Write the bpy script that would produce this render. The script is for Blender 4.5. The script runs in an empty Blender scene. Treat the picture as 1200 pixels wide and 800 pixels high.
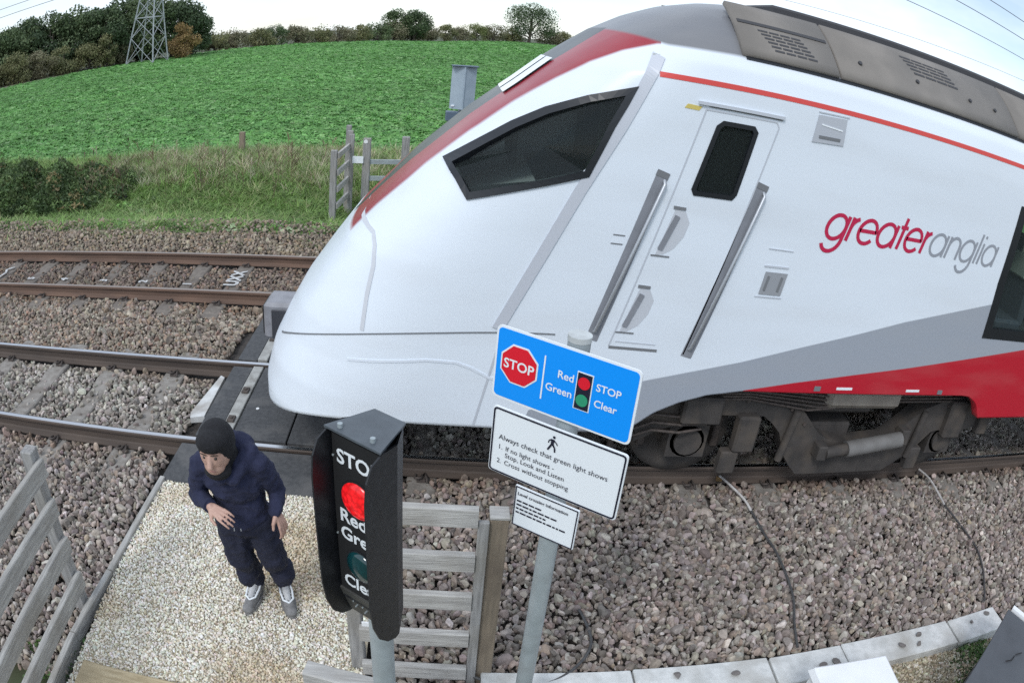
import bpy, bmesh, math, random
import numpy as np
from mathutils import Vector, Matrix, Euler

R = math.radians
random.seed(7)
rng = np.random.default_rng(11)
scene = bpy.context.scene
COL = scene.collection

# ------------------------------------------------------------------ camera (wide security lens)
CAM_H = 3.395
YAW, PITCH, ROLL = 0.1055, 0.42607, 0.10088
LA, LB = 1.17374, 0.20058                      # angle = LA*r + LB*r^3, r in thousandths of a 1200 px wide frame
cam = bpy.data.cameras.new('camera')
cam.type = 'PANO'
cam.sensor_fit = 'HORIZONTAL'
cam.sensor_width = 36.0
cam.clip_start, cam.clip_end = 0.05, 5000
cc = cam.cycles if hasattr(cam, 'cycles') and hasattr(cam.cycles, 'panorama_type') else cam
cc.panorama_type = 'FISHEYE_LENS_POLYNOMIAL'
cc.fisheye_fov = R(170)
cc.fisheye_polynomial_k0 = 0.0
cc.fisheye_polynomial_k1 = -LA / 30.0
cc.fisheye_polynomial_k2 = 0.0
cc.fisheye_polynomial_k3 = -LB / 27000.0
cc.fisheye_polynomial_k4 = 0.0
cam_o = bpy.data.objects.new('camera', cam)
COL.objects.link(cam_o)
f_ = Vector((math.sin(YAW) * math.cos(PITCH), math.cos(YAW) * math.cos(PITCH), -math.sin(PITCH)))
r_ = Vector((math.cos(YAW), -math.sin(YAW), 0))
u_ = r_.cross(f_)
r2 = math.cos(ROLL) * r_ + math.sin(ROLL) * u_
u2 = -math.sin(ROLL) * r_ + math.cos(ROLL) * u_
cam_o.matrix_world = Matrix(((r2.x, u2.x, -f_.x, 0), (r2.y, u2.y, -f_.y, 0), (r2.z, u2.z, -f_.z, CAM_H), (0, 0, 0, 1)))
scene.camera = cam_o

# ------------------------------------------------------------------ sky, sun, exposure
SUN_EL, SUN_AZ = 46.0, -150.0                  # behind the camera, a little to the left
w = bpy.data.worlds.new('World'); scene.world = w; w.use_nodes = True
nt = w.node_tree; nt.nodes.clear()
wo = nt.nodes.new('ShaderNodeOutputWorld'); bg = nt.nodes.new('ShaderNodeBackground')
sky = nt.nodes.new('ShaderNodeTexSky'); sky.sky_type = 'NISHITA'; sky.sun_disc = False
sky.sun_elevation = R(SUN_EL); sky.sun_rotation = R(SUN_AZ)
sky.air_density = 1.0; sky.dust_density = 0.3; sky.ozone_density = 2.0
tc = nt.nodes.new('ShaderNodeTexCoord'); mp = nt.nodes.new('ShaderNodeMapping')
mp.inputs['Scale'].default_value = (1.0, 1.0, 2.6)
nz = nt.nodes.new('ShaderNodeTexNoise'); nz.inputs['Scale'].default_value = 2.1; nz.inputs['Detail'].default_value = 6; nz.inputs['Roughness'].default_value = 0.55
rp = nt.nodes.new('ShaderNodeValToRGB')
rp.color_ramp.elements[0].position = 0.36; rp.color_ramp.elements[0].color = (0.30, 0.30, 0.30, 1)
rp.color_ramp.elements[1].position = 0.62; rp.color_ramp.elements[1].color = (1, 1, 1, 1)
mx = nt.nodes.new('ShaderNodeMix'); mx.data_type = 'RGBA'
mx.inputs[7].default_value = (8.0, 8.8, 9.8, 1)   # cloud sheet, in the sky texture's own units
nt.links.new(tc.outputs['Generated'], mp.inputs['Vector']); nt.links.new(mp.outputs[0], nz.inputs['Vector'])
nt.links.new(nz.outputs['Fac'], rp.inputs['Fac']); nt.links.new(rp.outputs['Color'], mx.inputs[0])
nt.links.new(sky.outputs['Color'], mx.inputs[6]); nt.links.new(mx.outputs[2], bg.inputs['Color'])
bg.inputs['Strength'].default_value = 0.12
nt.links.new(bg.outputs[0], wo.inputs['Surface'])
sl = bpy.data.lights.new('sun', 'SUN'); sl.energy = 1.35; sl.angle = R(14); sl.color = (1.0, 0.985, 0.96)
so = bpy.data.objects.new('sun', sl); COL.objects.link(so)
az, el = R(SUN_AZ), R(SUN_EL)
sd = Vector((math.sin(az) * math.cos(el), math.cos(az) * math.cos(el), math.sin(el)))
so.rotation_euler = sd.to_track_quat('Z', 'Y').to_euler(); so.location = (0, 0, 30)
scene.view_settings.view_transform = 'Standard'; scene.view_settings.look = 'None'
scene.view_settings.exposure = 0.22; scene.view_settings.gamma = 1.0
scene.cycles.max_bounces = 6; scene.cycles.diffuse_bounces = 3; scene.cycles.glossy_bounces = 3
scene.cycles.transparent_max_bounces = 12; scene.cycles.transmission_bounces = 4
scene.cycles.use_denoising = False

# ================================================================== helpers
MATS = {}
def mat(name, c1, c2=None, scale=8.0, rough=0.7, metal=0.0, bump=0.0, bscale=None, detail=5, stretch=None, dirt=None, dirt_scale=1.5, emit=None, spec=None, coat=0.0, lo=0.35, hi=0.65):
    """noise between c1 and c2, optional bump, optional larger dirt blotches"""
    if name in MATS: return MATS[name]
    m = bpy.data.materials.new(name); m.use_nodes = True; t = m.node_tree
    b = t.nodes['Principled BSDF']
    b.inputs['Roughness'].default_value = rough; b.inputs['Metallic'].default_value = metal
    if spec is not None: b.inputs['Specular IOR Level'].default_value = spec
    if coat: b.inputs['Coat Weight'].default_value = coat; b.inputs['Coat Roughness'].default_value = 0.12
    c1 = tuple(c1) + (1,)
    b.inputs['Base Color'].default_value = c1
    if c2 is not None or bump or dirt:
        co = t.nodes.new('ShaderNodeTexCoord'); mpn = t.nodes.new('ShaderNodeMapping')
        if stretch: mpn.inputs['Scale'].default_value = stretch
        t.links.new(co.outputs['Object'], mpn.inputs['Vector'])
        n = t.nodes.new('ShaderNodeTexNoise'); n.inputs['Scale'].default_value = scale; n.inputs['Detail'].default_value = detail
        t.links.new(mpn.outputs[0], n.inputs['Vector'])
        out = None
        if c2 is not None:
            rr = t.nodes.new('ShaderNodeValToRGB')
            rr.color_ramp.elements[0].position = lo; rr.color_ramp.elements[1].position = hi
            rr.color_ramp.elements[0].color = c1; rr.color_ramp.elements[1].color = tuple(c2) + (1,)
            t.links.new(n.outputs['Fac'], rr.inputs['Fac']); out = rr.outputs['Color']
        if dirt is not None:
            n2 = t.nodes.new('ShaderNodeTexNoise'); n2.inputs['Scale'].default_value = dirt_scale; n2.inputs['Detail'].default_value = 7
            t.links.new(co.outputs['Object'], n2.inputs['Vector'])
            r2_ = t.nodes.new('ShaderNodeValToRGB'); r2_.color_ramp.elements[0].position = 0.5; r2_.color_ramp.elements[1].position = 0.75
            t.links.new(n2.outputs['Fac'], r2_.inputs['Fac'])
            mm = t.nodes.new('ShaderNodeMix'); mm.data_type = 'RGBA'
            t.links.new(r2_.outputs['Color'], mm.inputs[0])
            if out: t.links.new(out, mm.inputs[6])
            else: mm.inputs[6].default_value = c1
            mm.inputs[7].default_value = tuple(dirt) + (1,); out = mm.outputs[2]
        if out: t.links.new(out, b.inputs['Base Color'])
        if bump:
            n3 = n
            if bscale:
                n3 = t.nodes.new('ShaderNodeTexNoise'); n3.inputs['Scale'].default_value = bscale; n3.inputs['Detail'].default_value = 6
                t.links.new(mpn.outputs[0], n3.inputs['Vector'])
            bp = t.nodes.new('ShaderNodeBump'); bp.inputs['Strength'].default_value = bump; bp.inputs['Distance'].default_value = 0.01
            t.links.new(n3.outputs['Fac'], bp.inputs['Height']); t.links.new(bp.outputs[0], b.inputs['Normal'])
    if emit:
        b.inputs['Emission Color'].default_value = tuple(emit[0]) + (1,); b.inputs['Emission Strength'].default_value = emit[1]
    MATS[name] = m
    return m

def attr_mat(name, kind='INSTANCER', attr='col', rough=0.8, bump=0.0, bscale=40, trans=0.0, vary=0.0, vscale=30):
    m = bpy.data.materials.new(name); m.use_nodes = True; t = m.node_tree
    b = t.nodes['Principled BSDF']; b.inputs['Roughness'].default_value = rough
    a = t.nodes.new('ShaderNodeAttribute'); a.attribute_type = kind; a.attribute_name = attr
    out = a.outputs['Color']
    if vary or bump:
        co = t.nodes.new('ShaderNodeTexCoord'); n = t.nodes.new('ShaderNodeTexNoise'); n.inputs['Scale'].default_value = vscale; n.inputs['Detail'].default_value = 4
        t.links.new(co.outputs['Object'], n.inputs['Vector'])
        if vary:
            mr = t.nodes.new('ShaderNodeMapRange'); mr.inputs[1].default_value = 0.3; mr.inputs[2].default_value = 0.7
            mr.inputs[3].default_value = 1 - vary; mr.inputs[4].default_value = 1 + vary
            t.links.new(n.outputs['Fac'], mr.inputs[0])
            vm = t.nodes.new('ShaderNodeVectorMath'); vm.operation = 'SCALE'
            t.links.new(out, vm.inputs[0]); t.links.new(mr.outputs[0], vm.inputs['Scale']); out = vm.outputs[0]
        if bump:
            bp = t.nodes.new('ShaderNodeBump'); bp.inputs['Strength'].default_value = bump; bp.inputs['Distance'].default_value = 0.01
            t.links.new(n.outputs['Fac'], bp.inputs['Height']); t.links.new(bp.outputs[0], b.inputs['Normal'])
    t.links.new(out, b.inputs['Base Color'])
    if trans:
        tr = t.nodes.new('ShaderNodeBsdfTranslucent'); ms = t.nodes.new('ShaderNodeMixShader'); ms.inputs[0].default_value = trans
        t.links.new(out, tr.inputs['Color']); t.links.new(b.outputs[0], ms.inputs[1]); t.links.new(tr.outputs[0], ms.inputs[2])
        t.links.new(ms.outputs[0], t.nodes['Material Output'].inputs['Surface'])
    MATS[name] = m
    return m

def link(o, parent=None):
    COL.objects.link(o)
    if parent is not None: o.parent = parent
    return o

def tag(o, label=None, cat=None, group=None, kind=None):
    if label: o['label'] = label
    if cat: o['category'] = cat
    if group: o['group'] = group
    if kind: o['kind'] = kind
    return o

def empty(name, loc=(0, 0, 0), rz=0.0, parent=None):
    o = bpy.data.objects.new(name, None); o.empty_display_size = 0.1
    link(o, parent); o.location = loc; o.rotation_euler = (0, 0, rz)
    return o

def smooth(me, flag=True):
    me.polygons.foreach_set('use_smooth', [flag] * len(me.polygons))

class MB:
    """collects shapes into one mesh"""
    def __init__(s): s.v = []; s.f = []; s.sm = []
    def add(s, vs, fs, sm=False):
        o = len(s.v); s.v += [tuple(p) for p in vs]; s.f += [tuple(o + i for i in q) for q in fs]; s.sm += [sm] * len(fs); return s
    def box(s, c, d, rz=0.0, M=None):
        hx, hy, hz = d[0] / 2, d[1] / 2, d[2] / 2
        ps = [Vector((x, y, z)) for x in (-hx, hx) for y in (-hy, hy) for z in (-hz, hz)]
        m = M if M is not None else Matrix.Rotation(rz, 4, 'Z')
        ps = [m @ p + Vector(c) for p in ps]
        return s.add(ps, [(0, 1, 3, 2), (4, 6, 7, 5), (0, 4, 5, 1), (2, 3, 7, 6), (0, 2, 6, 4), (1, 5, 7, 3)])
    def bar(s, a, b, w_, h_, up=(0, 0, 1), ch=0.0):
        """rectangular bar from a to b, w_ across, h_ along up; ch = chamfer"""
        a, b = Vector(a), Vector(b); d = (b - a).normalized(); upv = Vector(up)
        sx = d.cross(upv)
        if sx.length < 1e-4: sx = d.cross(Vector((1, 0, 0)))
        sx.normalize(); uy = sx.cross(d).normalized()
        hw, hh = w_ / 2, h_ / 2
        if ch > 0:
            prof = [(-hw + ch, -hh), (hw - ch, -hh), (hw, -hh + ch), (hw, hh - ch), (hw - ch, hh), (-hw + ch, hh), (-hw, hh - ch), (-hw, -hh + ch)]
        else: prof = [(-hw, -hh), (hw, -hh), (hw, hh), (-hw, hh)]
        n = len(prof)
        ps = [a + sx * x + uy * y for x, y in prof] + [b + sx * x + uy * y for x, y in prof]
        return s.add(ps, [(i, (i + 1) % n, n + (i + 1) % n, n + i) for i in range(n)] + [tuple(range(n - 1, -1, -1)), tuple(range(n, 2 * n))])
    def tube(s, pts, r, n=12, cap=True, radii=None):
        pts = [Vector(p) for p in pts]; rings = []
        prev = None
        for i, p in enumerate(pts):
            d = (pts[min(i + 1, len(pts) - 1)] - pts[max(i - 1, 0)]).normalized()
            if prev is None:
                sx = d.cross(Vector((0, 0, 1)))
                if sx.length < 1e-3: sx = d.cross(Vector((1, 0, 0)))
            else: sx = prev - d * prev.dot(d)
            sx.normalize(); prev = sx; uy = d.cross(sx)
            rr = radii[i] if radii else r
            rings.append([p + sx * (rr * math.cos(2 * math.pi * k / n)) + uy * (rr * math.sin(2 * math.pi * k / n)) for k in range(n)])
        vs = [q for ring in rings for q in ring]; fs = []
        for i in range(len(rings) - 1):
            for k in range(n): fs.append((i * n + k, i * n + (k + 1) % n, (i + 1) * n + (k + 1) % n, (i + 1) * n + k))
        s.add(vs, fs, True)
        if cap:
            s.add(rings[0], [tuple(range(n - 1, -1, -1))]); s.add(rings[-1], [tuple(range(n))])
        return s
    def prism(s, poly, ext, M=None):
        """poly: list of 2D points in local XZ, extruded along local Y from ext[0] to ext[1]"""
        n = len(poly); m = M if M is not None else Matrix.Identity(4)
        ps = [m @ Vector((x, ext[0], z)) for x, z in poly] + [m @ Vector((x, ext[1], z)) for x, z in poly]
        return s.add(ps, [tuple(range(n)), tuple(range(2 * n - 1, n - 1, -1))] + [(i, n + i, n + (i + 1) % n, (i + 1) % n) for i in range(n)])
    def build(s, name, m, parent=None, bevel=0.0):
        me = bpy.data.meshes.new(name); me.from_pydata(s.v, [], s.f); me.update()
        me.polygons.foreach_set('use_smooth', s.sm)
        bm = bmesh.new(); bm.from_mesh(me); bmesh.ops.recalc_face_normals(bm, faces=bm.faces)
        if bevel:
            bmesh.ops.bevel(bm, geom=[e for e in bm.edges if e.is_manifold and e.calc_face_angle(0) > 0.5], offset=bevel, segments=1, affect='EDGES', clamp_overlap=True)
        bm.to_mesh(me); bm.free()
        if m: me.materials.append(m)
        o = bpy.data.objects.new(name, me); link(o, parent)
        return o

def np_mesh(name, v, f, m=None, parent=None, attrs=None, sm=True):
    me = bpy.data.meshes.new(name)
    v = np.asarray(v, np.float32); f = np.asarray(f, np.int32); k = f.shape[1]
    me.vertices.add(len(v)); me.vertices.foreach_set('co', v.ravel())
    me.loops.add(f.size); me.loops.foreach_set('vertex_index', f.ravel())
    me.polygons.add(len(f)); me.polygons.foreach_set('loop_start', np.arange(0, f.size, k, dtype=np.int32))
    me.update(calc_edges=True)
    me.polygons.foreach_set('use_smooth', np.full(len(f), sm))
    for an, (ty, dom, data) in (attrs or {}).items():
        at = me.attributes.new(an, ty, dom)
        at.data.foreach_set('color' if 'COLOR' in ty else ('vector' if ty == 'FLOAT_VECTOR' else 'value'), np.asarray(data, np.float32).ravel() if ty != 'INT' else np.asarray(data, np.int32).ravel())
    if m: me.materials.append(m)
    o = bpy.data.objects.new(name, me); link(o, parent)
    return o

def text_mesh(s, size, align='LEFT', bold=0.0, valign='BOTTOM_BASELINE', spacing=1.0):
    cu = bpy.data.curves.new('lettering', 'FONT'); cu.body = s; cu.size = size; cu.align_x = align; cu.align_y = valign
    cu.offset = bold; cu.resolution_u = 3; cu.space_character = spacing
    o = bpy.data.objects.new('lettering', cu); COL.objects.link(o)
    dg = bpy.context.evaluated_depsgraph_get()
    me = bpy.data.meshes.new_from_object(o.evaluated_get(dg))
    bpy.data.objects.remove(o); bpy.data.curves.remove(cu)
    me.materials.clear()
    return me

def text(s, size, m, parent, loc, rot=(R(90), 0, 0), align='LEFT', bold=0.0, name='lettering', spacing=1.0):
    me = text_mesh(s, size, align, bold, spacing=spacing); me.materials.append(m)
    o = bpy.data.objects.new(name, me); link(o, parent); o.location = loc; o.rotation_euler = rot
    return o

def scatter(name, pts, rots, scl, idx, cols, protos, label, cat=None):
    """real stones / leaves set on points, one object of kind stuff"""
    n = len(pts)
    me = bpy.data.meshes.new(name); me.vertices.add(n); me.vertices.foreach_set('co', np.asarray(pts, np.float32).ravel())
    for an, ty, data in (('rot', 'FLOAT_VECTOR', rots), ('scl', 'FLOAT_VECTOR', scl), ('pick', 'INT', idx), ('col', 'FLOAT_COLOR', cols)):
        at = me.attributes.new(an, ty, 'POINT')
        at.data.foreach_set('color' if ty == 'FLOAT_COLOR' else ('vector' if ty == 'FLOAT_VECTOR' else 'value'), (np.asarray(data, np.int32) if ty == 'INT' else np.asarray(data, np.float32)).ravel())
    o = bpy.data.objects.new(name, me); link(o)
    pc = bpy.data.collections.new(name + '_shapes')
    for p in protos: pc.objects.link(p)
    ng = bpy.data.node_groups.new(name + '_spread', 'GeometryNodeTree')
    ng.interface.new_socket('Geometry', in_out='INPUT', socket_type='NodeSocketGeometry')
    ng.interface.new_socket('Geometry', in_out='OUTPUT', socket_type='NodeSocketGeometry')
    gi = ng.nodes.new('NodeGroupInput'); go = ng.nodes.new('NodeGroupOutput')
    ci = ng.nodes.new('GeometryNodeCollectionInfo'); ci.inputs['Collection'].default_value = pc
    ci.inputs['Separate Children'].default_value = True; ci.inputs['Reset Children'].default_value = True
    ip = ng.nodes.new('GeometryNodeInstanceOnPoints'); ip.inputs['Pick Instance'].default_value = True
    def na(nm, ty):
        q = ng.nodes.new('GeometryNodeInputNamedAttribute'); q.data_type = ty; q.inputs['Name'].default_value = nm
        return q.outputs['Attribute']
    ng.links.new(gi.outputs[0], ip.inputs['Points']); ng.links.new(ci.outputs[0], ip.inputs['Instance'])
    ng.links.new(na('pick', 'INT'), ip.inputs['Instance Index']); ng.links.new(na('rot', 'FLOAT_VECTOR'), ip.inputs['Rotation'])
    ng.links.new(na('scl', 'FLOAT_VECTOR'), ip.inputs['Scale']); ng.links.new(ip.outputs[0], go.inputs[0])
    md = o.modifiers.new('spread', 'NODES'); md.node_group = ng
    tag(o, label, cat, kind='stuff')
    return o

def proto(name, v, f, m, sm=False):
    me = bpy.data.meshes.new(name); me.from_pydata([tuple(p) for p in v], [], [tuple(q) for q in f]); me.update()
    if sm: smooth(me)
    me.materials.append(m)
    return bpy.data.objects.new(name, me)

def stone_protos(name, m, n=7, sub=1, seed=3):
    rg = np.random.default_rng(seed); out = []
    for i in range(n):
        bm = bmesh.new(); bmesh.ops.create_icosphere(bm, subdivisions=sub, radius=0.5)
        k = 10
        P = rg.normal(size=(k, 3)); P /= np.linalg.norm(P, axis=1)[:, None]; D = rg.uniform(0.24, 0.46, k)
        sc = np.array([1.0, rg.uniform(.65, .95), rg.uniform(.5, .8)])
        for vv in bm.verts:
            p = np.array(vv.co) * 1.15
            for j in range(k):       # chop by planes: angular crushed stone
                t = p @ P[j]
                if t > D[j]: p = p - P[j] * (t - D[j])
            vv.co = Vector(p * sc * 1.15)
        bm.normal_update()
        me = bpy.data.meshes.new(name); bm.to_mesh(me); bm.free(); me.materials.append(m)
        out.append(bpy.data.objects.new(name, me))
    return out

def jitter_grid(x0, x1, y0, y1, sp):
    nx = max(1, int((x1 - x0) / sp)); ny = max(1, int((y1 - y0) / sp))
    X, Y = np.meshgrid(np.linspace(x0, x1, nx), np.linspace(y0, y1, ny))
    X = X.ravel() + rng.uniform(-.5, .5, X.size) * sp; Y = Y.ravel() + rng.uniform(-.5, .5, Y.size) * sp
    return X, Y

def rand_cols(n, pal, wts, var=0.15):
    pal = np.array(pal); k = rng.choice(len(pal), n, p=np.array(wts) / sum(wts))
    c = pal[k] * (1 + rng.normal(0, var, (n, 1))) * (1 + rng.normal(0, .03, (n, 3)))
    return np.concatenate([np.clip(c, 0.01, .95), np.ones((n, 1))], 1)

# ------------------------------------------------------------------ shared materials
M_conc = mat('concrete', (.66, .67, .66), (.52, .53, .52), 14, .9, bump=.25, bscale=60, dirt=(.40, .39, .36), dirt_scale=3)
M_sleeper = mat('sleeper_concrete', (.29, .27, .245), (.20, .18, .16), 12, .95, bump=.35, bscale=50, dirt=(.15, .125, .105), dirt_scale=2)
M_sleeper2 = mat('sleeper_brown_concrete', (.20, .175, .15), (.14, .12, .105), 12, .95, bump=.35, bscale=50, dirt=(.10, .082, .068), dirt_scale=2)
M_rail = mat('rail_steel_side', (.10, .075, .06), (.065, .05, .042), 9, .75, bump=.2, bscale=40, stretch=(.15, 1, 1))
M_railrust = mat('rail_rust_side', (.17, .105, .075), (.11, .072, .055), 9, .85, bump=.25, bscale=40, stretch=(.15, 1, 1))
M_railtop = mat('rail_running_surface', (.62, .63, .65), (.5, .5, .52), 6, .22, metal=1.0, stretch=(.05, 8, 1))
M_railtop2 = mat('rail_dull_running_surface', (.36, .32, .29), (.27, .22, .19), 6, .5, metal=.6, stretch=(.05, 8, 1))
M_clip = mat('clip_iron', (.10, .08, .07), (.06, .05, .045), 30, .8)
M_rubber = mat('deck_rubber', (.078, .080, .084), (.052, .054, .058), 25, .85, bump=.25, bscale=120, dirt=(.125, .122, .12), dirt_scale=3)
M_wood = mat('weathered_timber', (.36, .355, .345), (.22, .215, .21), 4, .9, bump=.5, stretch=(12, 12, 1), bscale=10, dirt=(.29, .27, .23), dirt_scale=2.2)
M_woodx = mat('weathered_timber_rail', (.48, .47, .445), (.32, .31, .295), 4, .9, bump=.5, stretch=(1.2, 12, 12), bscale=10, dirt=(.30, .28, .25), dirt_scale=2.5)
M_woody = mat('weathered_timber_lengthwise', (.44, .43, .405), (.29, .28, .265), 4, .9, bump=.5, stretch=(12, 1.2, 12), bscale=10, dirt=(.27, .25, .22), dirt_scale=2.5)
M_woodbrown = mat('brown_timber_post', (.28, .225, .165), (.19, .155, .115), 4, .9, bump=.5, stretch=(10, 10, 1), bscale=10, dirt=(.14, .11, .085), dirt_scale=2.5)
M_woodnew = mat('pale_timber_board', (.52, .43, .28), (.38, .30, .18), 5, .9, bump=.5, stretch=(1.2, 14, 14), bscale=8, dirt=(.30, .24, .15), dirt_scale=3)
M_galv = mat('galvanised_steel', (.42, .47, .49), (.34, .385, .40), 10, .5, metal=.35, dirt=(.38, .41, .42), dirt_scale=5)
M_black = mat('black_paint', (.012, .013, .016), (.018, .019, .023), 30, .45)
M_blackmatt = mat('matt_black', (.008, .008, .009), None, rough=.8)
M_white = mat('white_paint', (.80, .81, .82), (.76, .77, .78), 6, .5)
M_signwhite = mat('sign_white_sheet', (.80, .84, .87), None, rough=.35)
M_signblue = mat('sign_blue_sheet', (.003, .30, .95), None, rough=.35)
M_signred = mat('sign_red_sheet', (.72, .012, .03), None, rough=.35)
M_signgreen = mat('sign_green_sheet', (.03, .30, .16), None, rough=.35)
M_signnavy = mat('sign_black_sheet', (.012, .013, .03), None, rough=.4)
M_paint = mat('sprayed_white_paint', (.66, .67, .67), (.28, .27, .26), 28, .9)
M_cable = mat('cable_sheath', (.05, .05, .052), (.08, .08, .08), 20, .6)
M_cablew = mat('cable_pale_end', (.60, .58, .56), (.45, .43, .42), 20, .6)

# ================================================================== GROUND
YC = 5.7775            # near track centre line
RY = [5.025, 6.53, 8.522, 10.027]
def smst(a, b, x):
    t = np.clip((x - a) / (b - a), 0, 1); return t * t * (3 - 2 * t)
def ground_z(x, y):
    x = np.asarray(x, float); y = np.asarray(y, float)
    r = np.hypot(x, y); a = np.degrees(np.arctan2(x, np.maximum(y, .01)))
    z = -0.30 + 0 * x
    z = z - 0.12 * smst(12.0, 13.5, y) + 0.22 * smst(13.5, 17, y) - 0.22 * smst(18, 24, y)
    z = z + 1.58 * smst(-3, 5, a) * smst(90, 300, r) * (y > 0)
    z = z - 0.03 * smst(2.4, 1.0, y)
    return z
xs = np.concatenate([-np.geomspace(1500, 14, 34), np.linspace(-13, 13, 53), np.geomspace(14, 1500, 34)])
ysg = np.concatenate([-np.geomspace(600, 3, 14), np.linspace(-2, 30, 65), np.geomspace(31, 2500, 44)])
X, Y = np.meshgrid(xs, ysg); Z = ground_z(X, Y)
nx, ny = len(xs), len(ysg)
ii, jj = np.meshgrid(np.arange(nx - 1), np.arange(ny - 1)); q0 = (jj * nx + ii).ravel()
gf = np.stack([q0, q0 + 1, q0 + nx + 1, q0 + nx], 1)
M_ground = mat('soil_and_turf', (.085, .075, .05), (.06, .085, .035), 1.2, .95, bump=.3, bscale=20, dirt=(.05, .075, .03), dirt_scale=.3)
g = np_mesh('ground', np.stack([X, Y, Z], -1).reshape(-1, 3), gf, M_ground); tag(g, 'soil and turf that everything stands on', kind='structure')

# the crop field, its edge running off to the wood on the left
AZ = np.array([-80, -50, -38.5, -33.1, -27.2, -20.8, -16.6, -9.7, -3, 5, 20, 45, 80.])
DE = np.array([90, 96, 103, 108, 122, 145, 162, 200, 247, 300, 310, 320, 330.])
def edge_dist(a): return np.interp(a, AZ, DE)
def near_y(x): return 18.9 + .35 * np.sin(x * .7) + 1.6 * smst(-9, -3, x)
aa = np.linspace(-78, 72, 121); tt = np.linspace(0, 1, 60) ** 1.8
vv = []
for a in aa:
    s_, c_ = math.sin(R(a)), math.cos(R(a))
    d0 = 19.2 / c_ if c_ > .2 else 95
    d0 = min(d0, 80)
    for _ in range(4): d0 = min(80, float(near_y(d0 * s_)) / c_)
    for t in tt:
        d = d0 + (float(edge_dist(a)) - d0) * t
        vv.append((d * s_, d * c_, float(ground_z(d * s_, d * c_)) + .03))
nt_, na_ = len(tt), len(aa)
ii, jj = np.meshgrid(np.arange(nt_ - 1), np.arange(na_ - 1)); q0 = (jj * nt_ + ii).ravel()
M_field = mat('crop_field_soil_and_leaf', (.095, .235, .056), (.135, .30, .082), 2.5, .9, bump=.6, bscale=6, lo=.3, hi=.7)
fo = np_mesh('crop_field', np.array(vv), np.stack([q0, q0 + nt_, q0 + nt_ + 1, q0 + 1], 1), M_field); tag(fo, 'broad green crop field beyond the railway', kind='structure')
# headland strip of dry earth at the far edge
vv = []
for a in np.linspace(-60, 20, 90):
    for k in (0, 1):
        d = float(edge_dist(a)) + (0.2 if k == 0 else 4.5)
        vv.append((d * math.sin(R(a)), d * math.cos(R(a)), float(ground_z(d * math.sin(R(a)), d * math.cos(R(a)))) + .05))
q0 = np.arange(0, 178, 2)
hd = np_mesh('field_margin', np.array(vv), np.stack([q0, q0 + 2, q0 + 3, q0 + 1], 1), mat('dry_margin', (.30, .27, .22), (.20, .19, .13), .5, .95)); tag(hd, 'pale strip of earth along the far field edge', kind='structure')

# track bed and gravel path sheets
M_bed = mat('ballast_bed_dust', (.075, .066, .06), (.045, .04, .037), 14, .95, bump=.5, bscale=30)
b_ = MB(); b_.add([(-90, 2.3, -.236), (90, 2.3, -.236), (90, 12.0, -.236), (-90, 12.0, -.236)], [(0, 1, 2, 3)])
tag(b_.build('track_bed', M_bed), 'stone bed under both tracks', kind='structure')
M_pathbed = mat('path_fines', (.50, .44, .34), (.36, .31, .23), 10, .95, bump=.4, bscale=60)
b_ = MB(); b_.add([(-2.36, 1.2, -.142), (-.40, 1.2, -.142), (-.40, 4.50, -.118), (-2.27, 4.50, -.118)], [(0, 1, 2, 3)])
tag(b_.build('gravel_path', M_pathbed), 'pale gravel footpath leading to the crossing', kind='structure')
b_ = MB(); b_.add([(1.0, .2, -.20), (9, .2, -.20), (9, 2.55, -.20), (1.0, 2.55, -.20)], [(0, 1, 2, 3)])
tag(b_.build('gravel_yard', mat('yard_fines', (.30, .26, .19), (.20, .17, .12), 10, .95, bump=.4, bscale=60)), 'fine tan gravel behind the cable trough', kind='structure')

# ================================================================== TRACKS
RAILP = [(-.07, -.159), (.07, -.159), (.07, -.148), (.02, -.128), (.009, -.115), (.009, -.05), (.032, -.036), (.035, -.012), (.028, -.002), (-.028, -.002), (-.035, -.012), (-.032, -.036), (-.009, -.05), (-.009, -.115), (-.02, -.128), (-.07, -.148)]
def make_rail(y, mside, mtop, parent):
    n = len(RAILP); X0, X1 = -90, 90
    b = MB(); b.add([(X0, y + a, z) for a, z in RAILP] + [(X1, y + a, z) for a, z in RAILP], [(i, (i + 1) % n, n + (i + 1) % n, n + i) for i in range(n)])
    o = b.build('rail', mside, parent)
    t = MB(); t.add([(X0, y - .029, -.0035), (X0, y - .018, .0005), (X0, y + .018, .0005), (X0, y + .029, -.0035), (X1, y - .029, -.0035), (X1, y - .018, .0005), (X1, y + .018, .0005), (X1, y + .029, -.0035)],
                    [(0, 4, 5, 1), (1, 5, 6, 2), (2, 6, 7, 3)])
    t.build('running_surface', mtop, o)
    return o
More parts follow.
